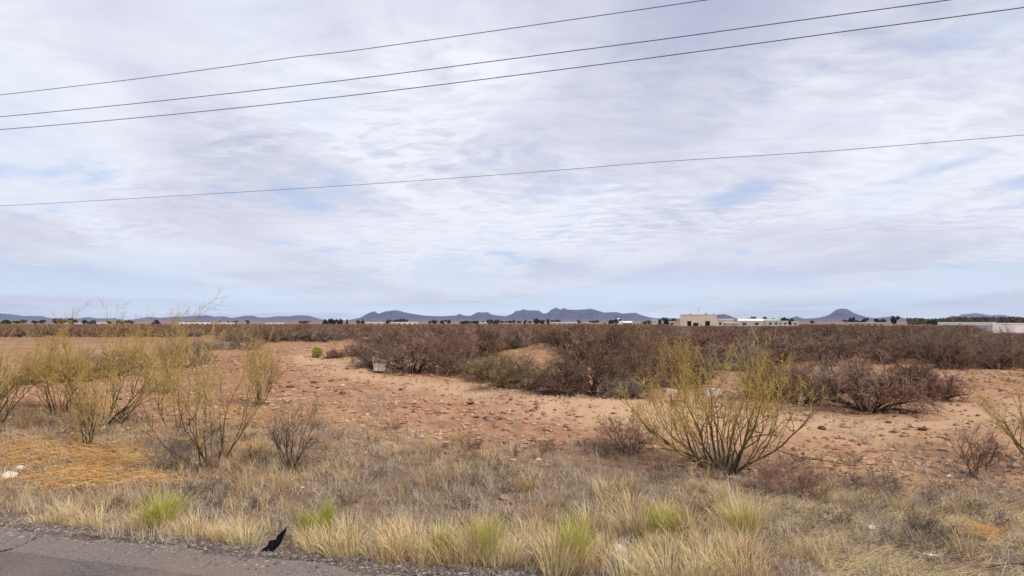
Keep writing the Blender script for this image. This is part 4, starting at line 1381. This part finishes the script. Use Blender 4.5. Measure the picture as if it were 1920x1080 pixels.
# concrete slabs behind the large yellow-green bush
for (px, py, wp_, hp, lab) in [(1340, 743, 36, 13, 'long pale concrete block behind the large yellow-green bush'),
                               (1262, 738, 30, 6, 'flat pale concrete slab left of the long concrete block'),
                               (1382, 744, 16, 8, 'small broken concrete piece right of the long concrete block')]:
    (x, y, z), _ = place(px, py)
    y += 0.3
    a, b_, c_ = wp_ * y / F, 0.4, hp * y / F
    o = boxes('concrete_block', [((0, 0, c_ / 2 - 0.03), (a, b_, c_ + 0.06), 0.0, 0.12)], M_CONCRETE, None, 0.03)
    for v_ in o.data.vertices: v_.co += Vector((1, 0.5, 1)) * 0.05 * mnoise.noise(v_.co * 4)
    o.location = (x, y, z); o.rotation_euler = (0, R(2), gr.uniform(-0.2, 0.2))
    tag(o, lab, 'concrete block')

# black flap of rubber sticking up at the road edge
(x, y, z), _ = place(506, 1036)
sc_ = y / F
outl = [(-16, 2), (-12, 8), (-7, 10), (-6, 17), (-2, 20), (0, 18.5), (3, 21), (6, 20), (10, 27), (16, 32), (23, 38), (27, 44), (26, 36), (21, 26), (17, 16), (12, 7), (4, 0), (-4, -1), (-11, 0)]
import bmesh
bm = bmesh.new()
fr = [bm.verts.new((a * sc_, 0.05 * math.sin(b_ * 0.09) + 0.012 * math.sin(a * 0.5), b_ * sc_)) for (a, b_) in outl]
f_ = bm.faces.new(fr)
ex = bmesh.ops.extrude_face_region(bm, geom=[f_])
for v_ in [g for g in ex['geom'] if isinstance(g, bmesh.types.BMVert)]: v_.co.y += 0.008
bmesh.ops.recalc_face_normals(bm, faces=bm.faces[:])
me = bpy.data.meshes.new('rubber_flap'); bm.to_mesh(me); bm.free(); me.materials.append(M_BLACK)
o = link('rubber_flap', me); o.location = (x, y, z); o.rotation_euler = (R(-14), 0, R(6))
tag(o, 'black torn rubber flap standing upright at the asphalt edge', 'debris')

# fallen dead stick at lower right
(xa, ya, za), _ = place(1850, 1074); (xb, yb_, zb), _ = place(1935, 1068)
o = link('dead_stick', tubes('dead_stick', [(0, [Vector((xa, ya, za + 0.04)), Vector((xa * 0.5 + xb * 0.5, (ya + yb_) / 2, za + 0.07)), Vector((xb, yb_, zb + 0.05))], 0.007, 0.012)], M_MESQ_BARK, gr))
tag(o, 'thin dark stick lying in the grass at the lower right corner', 'stick')
# pale dead sticks under the middle bushes
ps = []
for (px, py) in [(845, 700), (858, 700), (868, 699), (835, 702), (872, 702)]:
    (x, y, z), _ = place(px, py)
    grow(gr, (x, y - 0.2, z), (gr.uniform(-0.6, 0.6), -0.1, 0.8), 0.75, 0.016, 0, WISP[:2], ps)
tag(link('dead_branch', tubes('dead_branch', ps, M_PALEROCK, gr)), 'bleached dead branches at the foot of the middle bushes', 'dead branch')

# orange straw pile at the left: long strands lying criss-cross on a low heap
r = random.Random(88)
polys = []
for k in range(1250):
    c_ = ((150, 852), (70, 862), (230, 868), (120, 905), (170, 892), (250, 905), (60, 835))[r.randrange(7)]
    px = c_[0] + r.gauss(0, 42); py = c_[1] + r.gauss(0, 8)
    if px < -30 or px > 320 or py < 822 or py > 925: continue
    (x, y, z) = ground(px, py)
    a = r.gauss(0.15, 0.35) + (PI if r.random() < 0.5 else 0)
    L_ = r.uniform(0.15, 0.75)
    hz_ = r.uniform(0.01, 0.12)
    dx, dy = math.cos(a) * L_ / 2, math.sin(a) * L_ / 2
    polys.append((0, [Vector((x - dx, y - dy, z + hz_ * r.random())), Vector((x + r.gauss(0, .02), y + r.gauss(0, .02), z + hz_ + 0.03)), Vector((x + dx, y + dy, z + hz_ * r.random()))], 0.0045, 0.0025))
for k in range(60):
    (x, y, z) = ground(r.gauss(110, 55), r.gauss(865, 22))
    a = r.gauss(1.2, 0.9); L_ = r.uniform(0.2, 0.5)
    polys.append((0, [Vector((x, y, z)), Vector((x + math.cos(a) * L_ * .4, y, z + L_ * .45)), Vector((x + math.cos(a) * L_ * .9, y, z + L_ * .75))], 0.005, 0.0025))
tag(link('straw_pile', tubes('straw_pile', polys, M_ORANGE, r)), 'low pile of orange dry brush stalks lying on the verge at the left', 'dry brush pile')
polys = []
for k in range(160):
    (x, y, z) = ground(r.gauss(1862, 14), r.gauss(1000, 8))
    a = r.gauss(PI * 0.6, 0.8); L_ = r.uniform(0.1, 0.26); e = r.uniform(0.1, 1.0)
    polys.append((0, [Vector((x, y, z)), Vector((x + math.cos(a) * L_ * .5, y + .3 * math.sin(a) * L_, z + L_ * e * .5)), Vector((x + math.cos(a) * L_, y + .5 * math.sin(a) * L_, z + L_ * e * .6))], 0.004, 0.002))
tag(link('straw_clump', tubes('straw_clump', polys, M_ORANGE, r)), 'small orange straw clump in the flattened grass near the lower right', 'dry brush clump')


# ------------------------------------------------------------------ cables overhead
def cable(pts_px, D, rad, m, label):
    """pts on the vertical plane parallel to the road at distance D, read from pixels, carried on straight beyond the frame"""
    P_ = []
    for (px, py) in pts_px:
        d = ray(px, py)
        t = D / (d[0] * RNW[0] + d[1] * RNW[1])
        P_.append(Vector((d[0] * t, d[1] * t, CAMZ + d[2] * t)))
    # smooth with a gentle parabola in the along-line coordinate
    s = np.array([p.x * RDW[0] + p.y * RDW[1] for p in P_]); z = np.array([p.z for p in P_])
    co = np.polyfit(s, z, 2)
    if co[0] < 0: co = np.polyfit(s, z, 1); co = np.array([0, co[0], co[1]])
    co[0] = min(co[0], 0.0012)
    ss_ = np.linspace(-75, 55, 90)
    zz_ = co[0] * ss_ ** 2 + co[1] * ss_ + co[2]
    # keep the read points exactly inside the frame, blend to the curve outside
    fit = np.interp(ss_, s, z - (co[0] * s ** 2 + co[1] * s + co[2]), left=(z - (co[0] * s ** 2 + co[1] * s + co[2]))[0], right=(z - (co[0] * s ** 2 + co[1] * s + co[2]))[-1])
    zz_ = zz_ + fit
    pl = [Vector((a * RDW[0] + D * RNW[0], a * RDW[1] + D * RNW[1], b)) for a, b in zip(ss_, zz_)]
    me = tubes('overhead_cable', [(0, pl, rad, rad)], m, gr)
    tag(link('overhead_cable', me), label, 'cable')


WA = R(15.8)
RDW = (math.cos(WA), -math.sin(WA)); RNW = (math.sin(WA), math.cos(WA))
cable([(0, 178), (280, 145), (560, 106), (640, 98), (960, 53), (1310, 2)], 15.0, 0.011, M_CABLE, 'topmost of the four overhead cables, thick and dark')
cable([(0, 219), (350, 184), (650, 150), (960, 110), (1240, 74), (1500, 38), (1780, 0)], 15.0, 0.012, M_CABLE, 'second overhead cable from the top, thick and dark')
cable([(0, 243), (350, 212), (650, 180), (960, 142), (1240, 106), (1560, 62), (1920, 14)], 15.0, 0.012, M_CABLE, 'third overhead cable from the top, just below its thick neighbour')
cable([(0, 386), (350, 366), (650, 348), (960, 326), (1240, 303), (1560, 283), (1920, 253)], 18.0, 0.008, M_CABLE2, 'lowest overhead cable, thin and grey, crossing the middle of the sky')


# ------------------------------------------------------------------ buildings on the horizon
def at(px, Y):
    return (px - 960) / F * Y


def zat(py, Y):
    return CAMZ + (603 - py) / F * Y


# cream building
Y = 220.0
x0, x1 = at(1276.5, Y), at(1341, Y); xb1 = at(1345.5, Y)
top = zat(590.5, Y)
root = tag(empty('cream_building', ((x0 + x1) / 2, Y, 0), -0.29), 'cream flat-roofed building with dark bays and an antenna, standing right of centre on the horizon', 'building')
W = x1 - x0; cx0 = -W / 2
bm = bmesh.new()
ops = []
bays = [(1288.8, 1296.2, 602), (1299.5, 1309, 605.5), (1321, 1329.5, 602)]
xs = [cx0]
for (a, b_, t_) in bays: xs += [at(a, Y) - x0 + cx0, at(b_, Y) - x0 + cx0]
xs.append(W / 2)
# front wall pieces between and above the bays
wl = []
for k in range(0, len(xs), 2):
    wl.append((((xs[k] + xs[k + 1]) / 2, 0, top / 2), (xs[k + 1] - xs[k], 0.4, top)))
for k, (a, b_, t_) in enumerate(bays):
    u0, u1 = xs[2 * k + 1], xs[2 * k + 2]; hz_ = zat(t_, Y)
    wl.append((((u0 + u1) / 2, 0, (hz_ + top) / 2), (u1 - u0, 0.4, top - hz_)))
wl.append(((0, 8, top - 0.25), (W - 0.01, 15.6, 0.3)))
wl.append(((0, 16, top / 2), (W, 0.4, top)))
wl.append(((cx0 + 0.2, 8, top / 2), (0.4, 15.6, top)))
wl.append(((W / 2 - 0.2, 8, top / 2), (0.4, 15.6, top)))
boxes('wall', wl, M_CREAM, root)
for k, (a, b_, t_) in enumerate(bays):
    u0, u1 = xs[2 * k + 1], xs[2 * k + 2]; hz_ = zat(t_, Y)
    boxes('bay_shade_panel', [(((u0 + u1) / 2, 2.6, hz_ / 2), (u1 - u0, 0.3, hz_))], M_BAYSHADE, root)
# sloping buttress at the right
me = mesh_np('buttress', np.array([(W / 2 + .003, -.2, 0), (W / 2 + .003 + (xb1 - x1) * 1.3, -.2, 0), (W / 2 + .003, -.2, top), (W / 2 + .003, 16, 0), (W / 2 + .003 + (xb1 - x1) * 1.3, 16, 0), (W / 2 + .003, 16, top)]),
             [np.array([(0, 1, 2), (3, 5, 4)]), np.array([(0, 3, 4, 1), (1, 4, 5, 2), (0, 2, 5, 3)])], M_CREAM)
link('buttress', me, root)
boxes('parapet', [((0, -0.02, top + 0.08), (W + 0.3, 0.5, 0.16))], M_CREAM, root)
for a, sx, sz in [(1294.5, 1.0, 0.45), (1323, 1.0, 0.55), (1336.5, 0.5, 0.35)]:
    boxes('rooftop_unit', [((at(a, Y) - (x0 + x1) / 2, 3.0, top + sz / 2 + 0.1), (sx, 1.0, sz)), ((at(a, Y) - (x0 + x1) / 2, 3.0, top + sz + 0.14), (sx * .6, .6, 0.1))], M_METAL, root, 0.04)
ax = at(1309.5, Y) - (x0 + x1) / 2
ps = [(0, [Vector((ax, 2, top)), Vector((ax, 2, zat(576, Y)))], 0.05, 0.04)]
for q in (0.3, 0.6): ps.append((0, [Vector((ax - 0.4, 2, zat(578 + q * 6, Y))), Vector((ax + 0.7, 2, zat(578 + q * 6, Y)))], 0.025, 0.025))
link('antenna', tubes('antenna', ps, M_METAL, gr), root)

M_GLASS = plain('dark_window', (0.03, 0.035, 0.045), 0.3, 0.5)


def building(px0, px1, pyt, Y, wall, roof, label, depth=10, windows=0, gable=False, name='low_building', roofh=0.35):
    x0, x1 = at(px0, Y), at(px1, Y); top = zat(pyt, Y)
    root = tag(empty(name, ((x0 + x1) / 2, Y, 0), -math.atan(((px0 + px1) / 2 - 960) / F)), label, 'building')
    W = x1 - x0
    boxes('wall', [((0, depth / 2, (top - roofh) / 2), (W, depth, top - roofh))], wall, root)
    if gable:
        a, b_ = W / 2 + 0.3, depth / 2 + 0.4
        z0, z1 = top - roofh + 0.003, top + 0.6
        V = np.array([(-a, -0.4, z0), (a, -0.4, z0), (a, depth + .4, z0), (-a, depth + .4, z0), (-a, depth / 2, z1), (a, depth / 2, z1)])
        link('roof', mesh_np('roof', V, [np.array([(0, 1, 5, 4), (2, 3, 4, 5), (0, 3, 2, 1)]), np.array([(0, 4, 3), (1, 2, 5)])], roof), root)
    else:
        boxes('roof', [((0, depth / 2, top - roofh / 2 + 0.003), (W + 0.6, depth + 0.6, roofh))], roof, root)
    for k in range(windows):
        xk = (k + 0.5) / windows * W - W / 2
        boxes('window', [((xk, -0.03, (top - roofh) * 0.55), (min(1.6, W / windows * 0.45), 0.1, (top - roofh) * 0.32))], M_GLASS, root)
    return root


building(1346, 1373, 598, 235, M_WBLD, M_ROOFW, 'white building touching the right side of the cream building', 12, 3)
building(1385, 1428, 600.2, 262, M_WBLD, M_ROOFW, 'long low building with a white roof, right of the cream building', 14, 2, True)
building(1428, 1459, 600, 285, M_WBLD, M_ROOFG, 'low building with a pale green roof right of the long white-roofed one', 14, 3, True)
building(1457, 1476, 601.5, 330, M_WBLD, M_ROOFW, 'small white building with a bright roof right of the green-roofed one', 10, 2)
building(1426, 1436.5, 606.5, 190, M_WBLD, M_CREAM, 'little white shed below the green-roofed building', 5, 1, False, 'shed')
building(1360, 1384, 604, 225, M_PINKB, M_ROOFW, 'low pinkish shed between the cream building and the long white-roofed one', 6, 0, False, 'shed')
building(340, 392, 604, 380, M_WBLD, M_ROOFW, 'long white building seen behind the tips of the tall wispy bush', 15, 6)
building(412, 440, 604.3, 350, M_WBLD, M_PINKB, 'cream white building right of the tall wispy bush', 12, 4)
building(128, 153, 605.6, 420, M_PINKB, M_ROOFW, 'thin tan building between dark trees at the far left', 10, 0)
building(176, 200, 605, 430, M_PINKB, M_ROOFW, 'small tan house left of the left bushes on the horizon', 10, 2)
building(500, 532, 605.6, 450, M_WBLD, M_ROOFW, 'pale low building on the horizon left of the dark green tree', 10, 3)
building(688, 718, 604.6, 430, M_PINKB, M_ROOFW, 'pale roof left of the white building with evergreens', 10, 2)
building(735, 783, 603.8, 380, M_WBLD, M_ROOFW, 'long white building below the row of dark evergreens', 12, 5)
building(892, 915, 604.6, 380, M_WBLD, M_ROOFW, 'short white building with pines behind, left of the horizon centre', 10, 2)
building(920, 938, 604.2, 400, M_PINKB, M_PINKB, 'peach coloured house just left of the horizon centre', 10, 2)
building(1034, 1082, 603.9, 340, M_WBLD, M_ROOFW, 'long white building right of the horizon centre', 12, 5)
building(1097, 1110, 605, 330, M_WBLD, M_PINKB, 'small cream building right of the long white one', 8, 1)
building(1128, 1140, 602.6, 400, M_PINKB, M_PINKB, 'small tan house below the purple ridge, left of the white dome', 8, 1)
building(1168, 1184, 604, 350, M_PINKB, M_ROOFW, 'tan house right of the white dome', 9, 2, True)
building(1186, 1198, 602.5, 380, M_WBLD, M_PINKB, 'cream house between dark trees right of the white dome', 9, 2)
building(1222, 1231, 598.6, 420, M_WBLD, M_CREAM, 'pale tall block beside dark trees left of the cream building', 9, 2)
building(1254, 1266, 602, 300, M_CREAM, M_CREAM, 'small cream house immediately left of the large cream building', 8, 1)
building(1592, 1652, 604.4, 260, M_PINKB, M_ROOFW, 'long pink and white building below the flat-topped mountain', 10, 6)
building(1484, 1496, 602.8, 330, M_WBLD, M_ROOFW, 'small white house left of the flat-topped mountain', 8, 1)
building(1768, 1853, 604.0, 215, M_PINKB, M_ROOFW, 'very long building with a bright white roof near the right edge', 14, 0, False, 'long_shed', 0.95)
building(1797, 1800.5, 604.5, 200, M_PINKB, M_ROOFW, 'narrow pale structure in front of the long white-roofed shed', 3, 0, False, 'shed')

# pale paneled wall at the right edge, each panel a part
root = tag(empty('pale_building', (at(1858, 120), 120, 0), R(4)), 'pale grey building of upright panels at the right edge, behind the thicket', 'building')
zt = zat(606.8, 120)
for k in range(7):
    o = boxes('panel', [((0.95 + k * 1.9, 0, zt / 2 - 0.05), (1.86, 0.3, zt - 0.1 - 0.12 * (k % 2)))], M_LILAC, root)
boxes('coping', [((6.65, 0, zt + 0.04), (13.4, 0.45, 0.14))], M_ROOFW, root)
boxes('wall', [((6.65, 3.0, zt / 2 - 0.1), (13.2, 5.6, zt - 0.25))], M_LILAC, root)

# white dome
bm = bmesh.new()
bmesh.ops.create_uvsphere(bm, u_segments=24, v_segments=12, radius=1.0)
for v_ in bm.verts: v_.co.z = max(v_.co.z, -0.2)
me = bpy.data.meshes.new('dome'); bm.to_mesh(me); bm.free(); me.materials.append(M_ROOFW)
for p_ in me.polygons: p_.use_smooth = True
Y = 520
root = tag(empty('domed_building', (at(1160, Y), Y, 0)), 'white domed building poking above the trees right of the horizon centre', 'building')
o = link('dome', me, root); o.location = (0, 0, zat(600.5, Y)); o.scale = (2.2, 2.2, 1.8)
boxes('wall', [((0, 0, zat(600.5, Y) / 2), (4.0, 4.0, zat(600.5, Y)))], M_WBLD, root)


# ------------------------------------------------------------------ trees on the horizon
def crown_mesh(name, seed, kind, m):
    r = np.random.RandomState(seed)
    n = 520
    if kind == 'conifer':
        t = r.rand(n) ** 0.8
        rad = (1 - t) ** 0.8 * 0.42 * (0.5 + 0.6 * r.rand(n)) + 0.03
        a = r.rand(n) * 6.28
        c = np.stack([rad * np.cos(a), rad * np.sin(a), 0.12 + 0.88 * t], -1)
    else:
        lob = r.randn(9, 3) * np.array([0.24, 0.24, 0.12]) + np.array([0, 0, 0.66])
        k = r.randint(0, 9, n)
        v_ = r.randn(n, 3); v_ /= np.linalg.norm(v_, axis=1)[:, None]
        c = lob[k] + v_ * np.array([0.22, 0.22, 0.19]) * (0.6 + 0.4 * r.rand(n, 1))
    s = 0.075
    d1 = r.randn(n, 3) * s; d2 = r.randn(n, 3) * s
    V = np.stack([c - d1, c + d1, c + d2], 1).reshape(-1, 3)
    return mesh_np(name, V, np.arange(3 * n).reshape(-1, 3), m, False, None, np.repeat(r.rand(n), 3))


crowns = [crown_mesh('crown', 1, 'conifer', M_CONIFER), crown_mesh('crown', 2, 'conifer', M_CONIFER), crown_mesh('crown', 3, 'round', M_CONIFER),
          crown_mesh('crown', 4, 'round', M_CONIFER), crown_mesh('crown', 5, 'round', M_OLIVETREE), crown_mesh('crown', 6, 'round', M_OLIVETREE)]
tr_rng = random.Random(2)
trunk_me = tubes('trunk', [(0, [Vector((0, 0, 0)), Vector((0.01, 0, 0.3)), Vector((0, 0.01, 0.7))], 0.035, 0.015)] +
                 [(0, [Vector((0, 0, 0.3)), Vector((0.15 * math.cos(a), 0.15 * math.sin(a), 0.6))], 0.015, 0.006) for a in (0, 2, 4)], M_TRUNK, tr_rng)


def tree(px, pyt, wpx, Y, k, label, group=None):
    h_ = zat(pyt, Y); w_ = wpx * Y / F
    nrm = 0.80 if k < 2 else 0.92
    root = tag(empty('evergreen_tree', (at(px, Y), Y, 0), tr_rng.random() * 6.28, (w_ / nrm, w_ / nrm, h_)), label, 'tree', group)
    link('trunk', trunk_me, root)
    link('crown', crowns[k], root)


named = [(109, 597.5, 13, 400, 2, 'dark round tree at the far left, left of another dark tree'), (138, 597.5, 14, 400, 3, 'dark spreading tree on the far left horizon'),
         (160, 599.5, 7, 400, 2, 'narrow dark tree right of the spreading one at far left'), (174, 601, 8, 420, 3, 'small dark tree beside the tan house at far left'),
         (46, 599.5, 10, 380, 5, 'low olive tree near the left edge on the horizon'), (14, 601, 12, 380, 4, 'low olive tree at the very left of the horizon'),
         (224, 602, 6, 400, 2, 'small dark tree left of the dense yellow-green bush on the horizon'),
         (622, 597, 14, 260, 2, 'dark green tree rising left of the main ridge'), (610, 600, 12, 270, 0, 'dark green tree touching the left side of a taller one, left of the main ridge'), (638, 599.5, 14, 265, 3, 'dark green tree at the foot of the main ridge'),
         (651, 599, 5, 330, 0, 'slim dark tree at the left foot of the main ridge'), (681, 599.5, 5, 330, 1, 'slim dark tree below the first peak of the main ridge'),
         (727, 600, 8, 400, 3, 'dark tree at the left end of the evergreens above the white building'), (739, 599.5, 8, 400, 2, 'second dark tree from the left in the evergreen row'),
         (749, 598, 10, 400, 2, 'tall dark tree in the middle of the evergreen row'), (757, 598.5, 9, 400, 3, 'dark tree fourth from the left in the evergreen row'), (759, 600, 8, 410, 3, 'dark tree at the right end of the evergreen row'),
         (815, 599.5, 8, 400, 2, 'lone dark round tree right of the evergreen row'), (1005, 596.5, 7, 330, 2, 'tall dark tree below the gap in the main ridge'),
         (1028, 599, 7, 330, 3, 'round dark tree left of the long white building at centre'), (893, 601, 7, 360, 2, 'dark tree behind the short white building'),
         (1155, 598.5, 12, 430, 3, 'dark tree directly left of the white dome'), (1249, 596.5, 11, 330, 3, 'dark spreading tree left of the cream building'), (1262, 597, 10, 320, 2, 'dark tree immediately left of the cream building'),
         (1237, 599, 7, 330, 0, 'narrow dark tree beside the pale tall block'), (1408, 595, 12, 420, 3, 'dark tree behind the long white-roofed building'),
         (1396, 597.5, 14, 420, 2, 'low dark tree behind the left end of the long white-roofed building'), (1432, 595.5, 16, 420, 3, 'wide dark tree behind the green-roofed building'),
         (1448, 596, 12, 420, 2, 'dark tree behind the right end of the green-roofed building'), (1471, 594.5, 13, 350, 2, 'large dark tree right of the green-roofed building'),
         (1484, 598, 8, 350, 3, 'small dark tree right of the large one near the green-roofed building'), (1597, 595, 8, 380, 2, 'dark tree in front of the flat-topped mountain'),
         (1619, 597.5, 9, 380, 3, 'dark tree at the right foot of the flat-topped mountain'), (1674, 594, 14, 340, 3, 'large dark tree right of the flat-topped mountain'),
         (1648, 597.5, 14, 350, 2, 'dark tree between the flat-topped mountain and the large dark tree')]
for a in named: tree(*a)
for k in range(95):
    px = tr_rng.uniform(-40, 1960)
    tree(px, tr_rng.uniform(600.3, 602.8), tr_rng.uniform(4, 15), tr_rng.uniform(340, 560), tr_rng.choice([2, 3, 4, 5, 3, 0]),
         'small dark tree in the distant row along the horizon', 'small trees along the horizon')
# wooded strip near the right, reads as one mass
V = []; T = []
r = np.random.RandomState(8)
n = 9000
px = r.uniform(1700, 2100, n); Yt = r.uniform(420, 470, n)
xx_ = (px - 960) / F * Yt
topz = CAMZ + (603 - (598 + 2.5 * vnoise(px * 0.07, px * 0) - 2.0 * ss(px, 1740, 1800) + 1.6 * vnoise(px * 0.25, px * 0 + 3))) / F * 450
zc = topz * r.rand(n) ** 0.6
c = np.stack([xx_, Yt, zc], -1)
s_ = 0.55
V = np.stack([c + r.randn(n, 3) * s_, c + r.randn(n, 3) * s_, c + r.randn(n, 3) * s_], 1).reshape(-1, 3)
tag(link('distant_wood', mesh_np('distant_wood', V, np.arange(3 * n).reshape(-1, 3), M_OLIVETREE, False, None, np.repeat(r.rand(n), 3))),
    'dark distant belt of trees on the horizon near the right edge', 'wood', kind='stuff')

# ------------------------------------------------------------------ air
bm = bmesh.new()
bmesh.ops.create_cube(bm, size=1.0)
for v_ in bm.verts:
    v_.co = Vector((v_.co.x * 33000, 7100 + v_.co.y * 18400, -2.0 if v_.co.z < 0 else 420.0))
me = bpy.data.meshes.new('haze'); bm.to_mesh(me); bm.free()
hm = bpy.data.materials.new('haze_air'); hm.use_nodes = True
hm.node_tree.nodes.clear()
ho = hm.node_tree.nodes.new('ShaderNodeOutputMaterial')
hv = hm.node_tree.nodes.new('ShaderNodeVolumePrincipled')
hv.inputs['Color'].default_value = (0.56, 0.66, 1.0, 1)
hv.inputs['Density'].default_value = 4.5e-5
hv.inputs['Anisotropy'].default_value = 0.0
hm.node_tree.links.new(hv.outputs[0], ho.inputs['Volume'])
me.materials.append(hm)
tag(link('haze', me), 'thin blue air between the scrubland and the mountains', 'haze', kind='stuff')
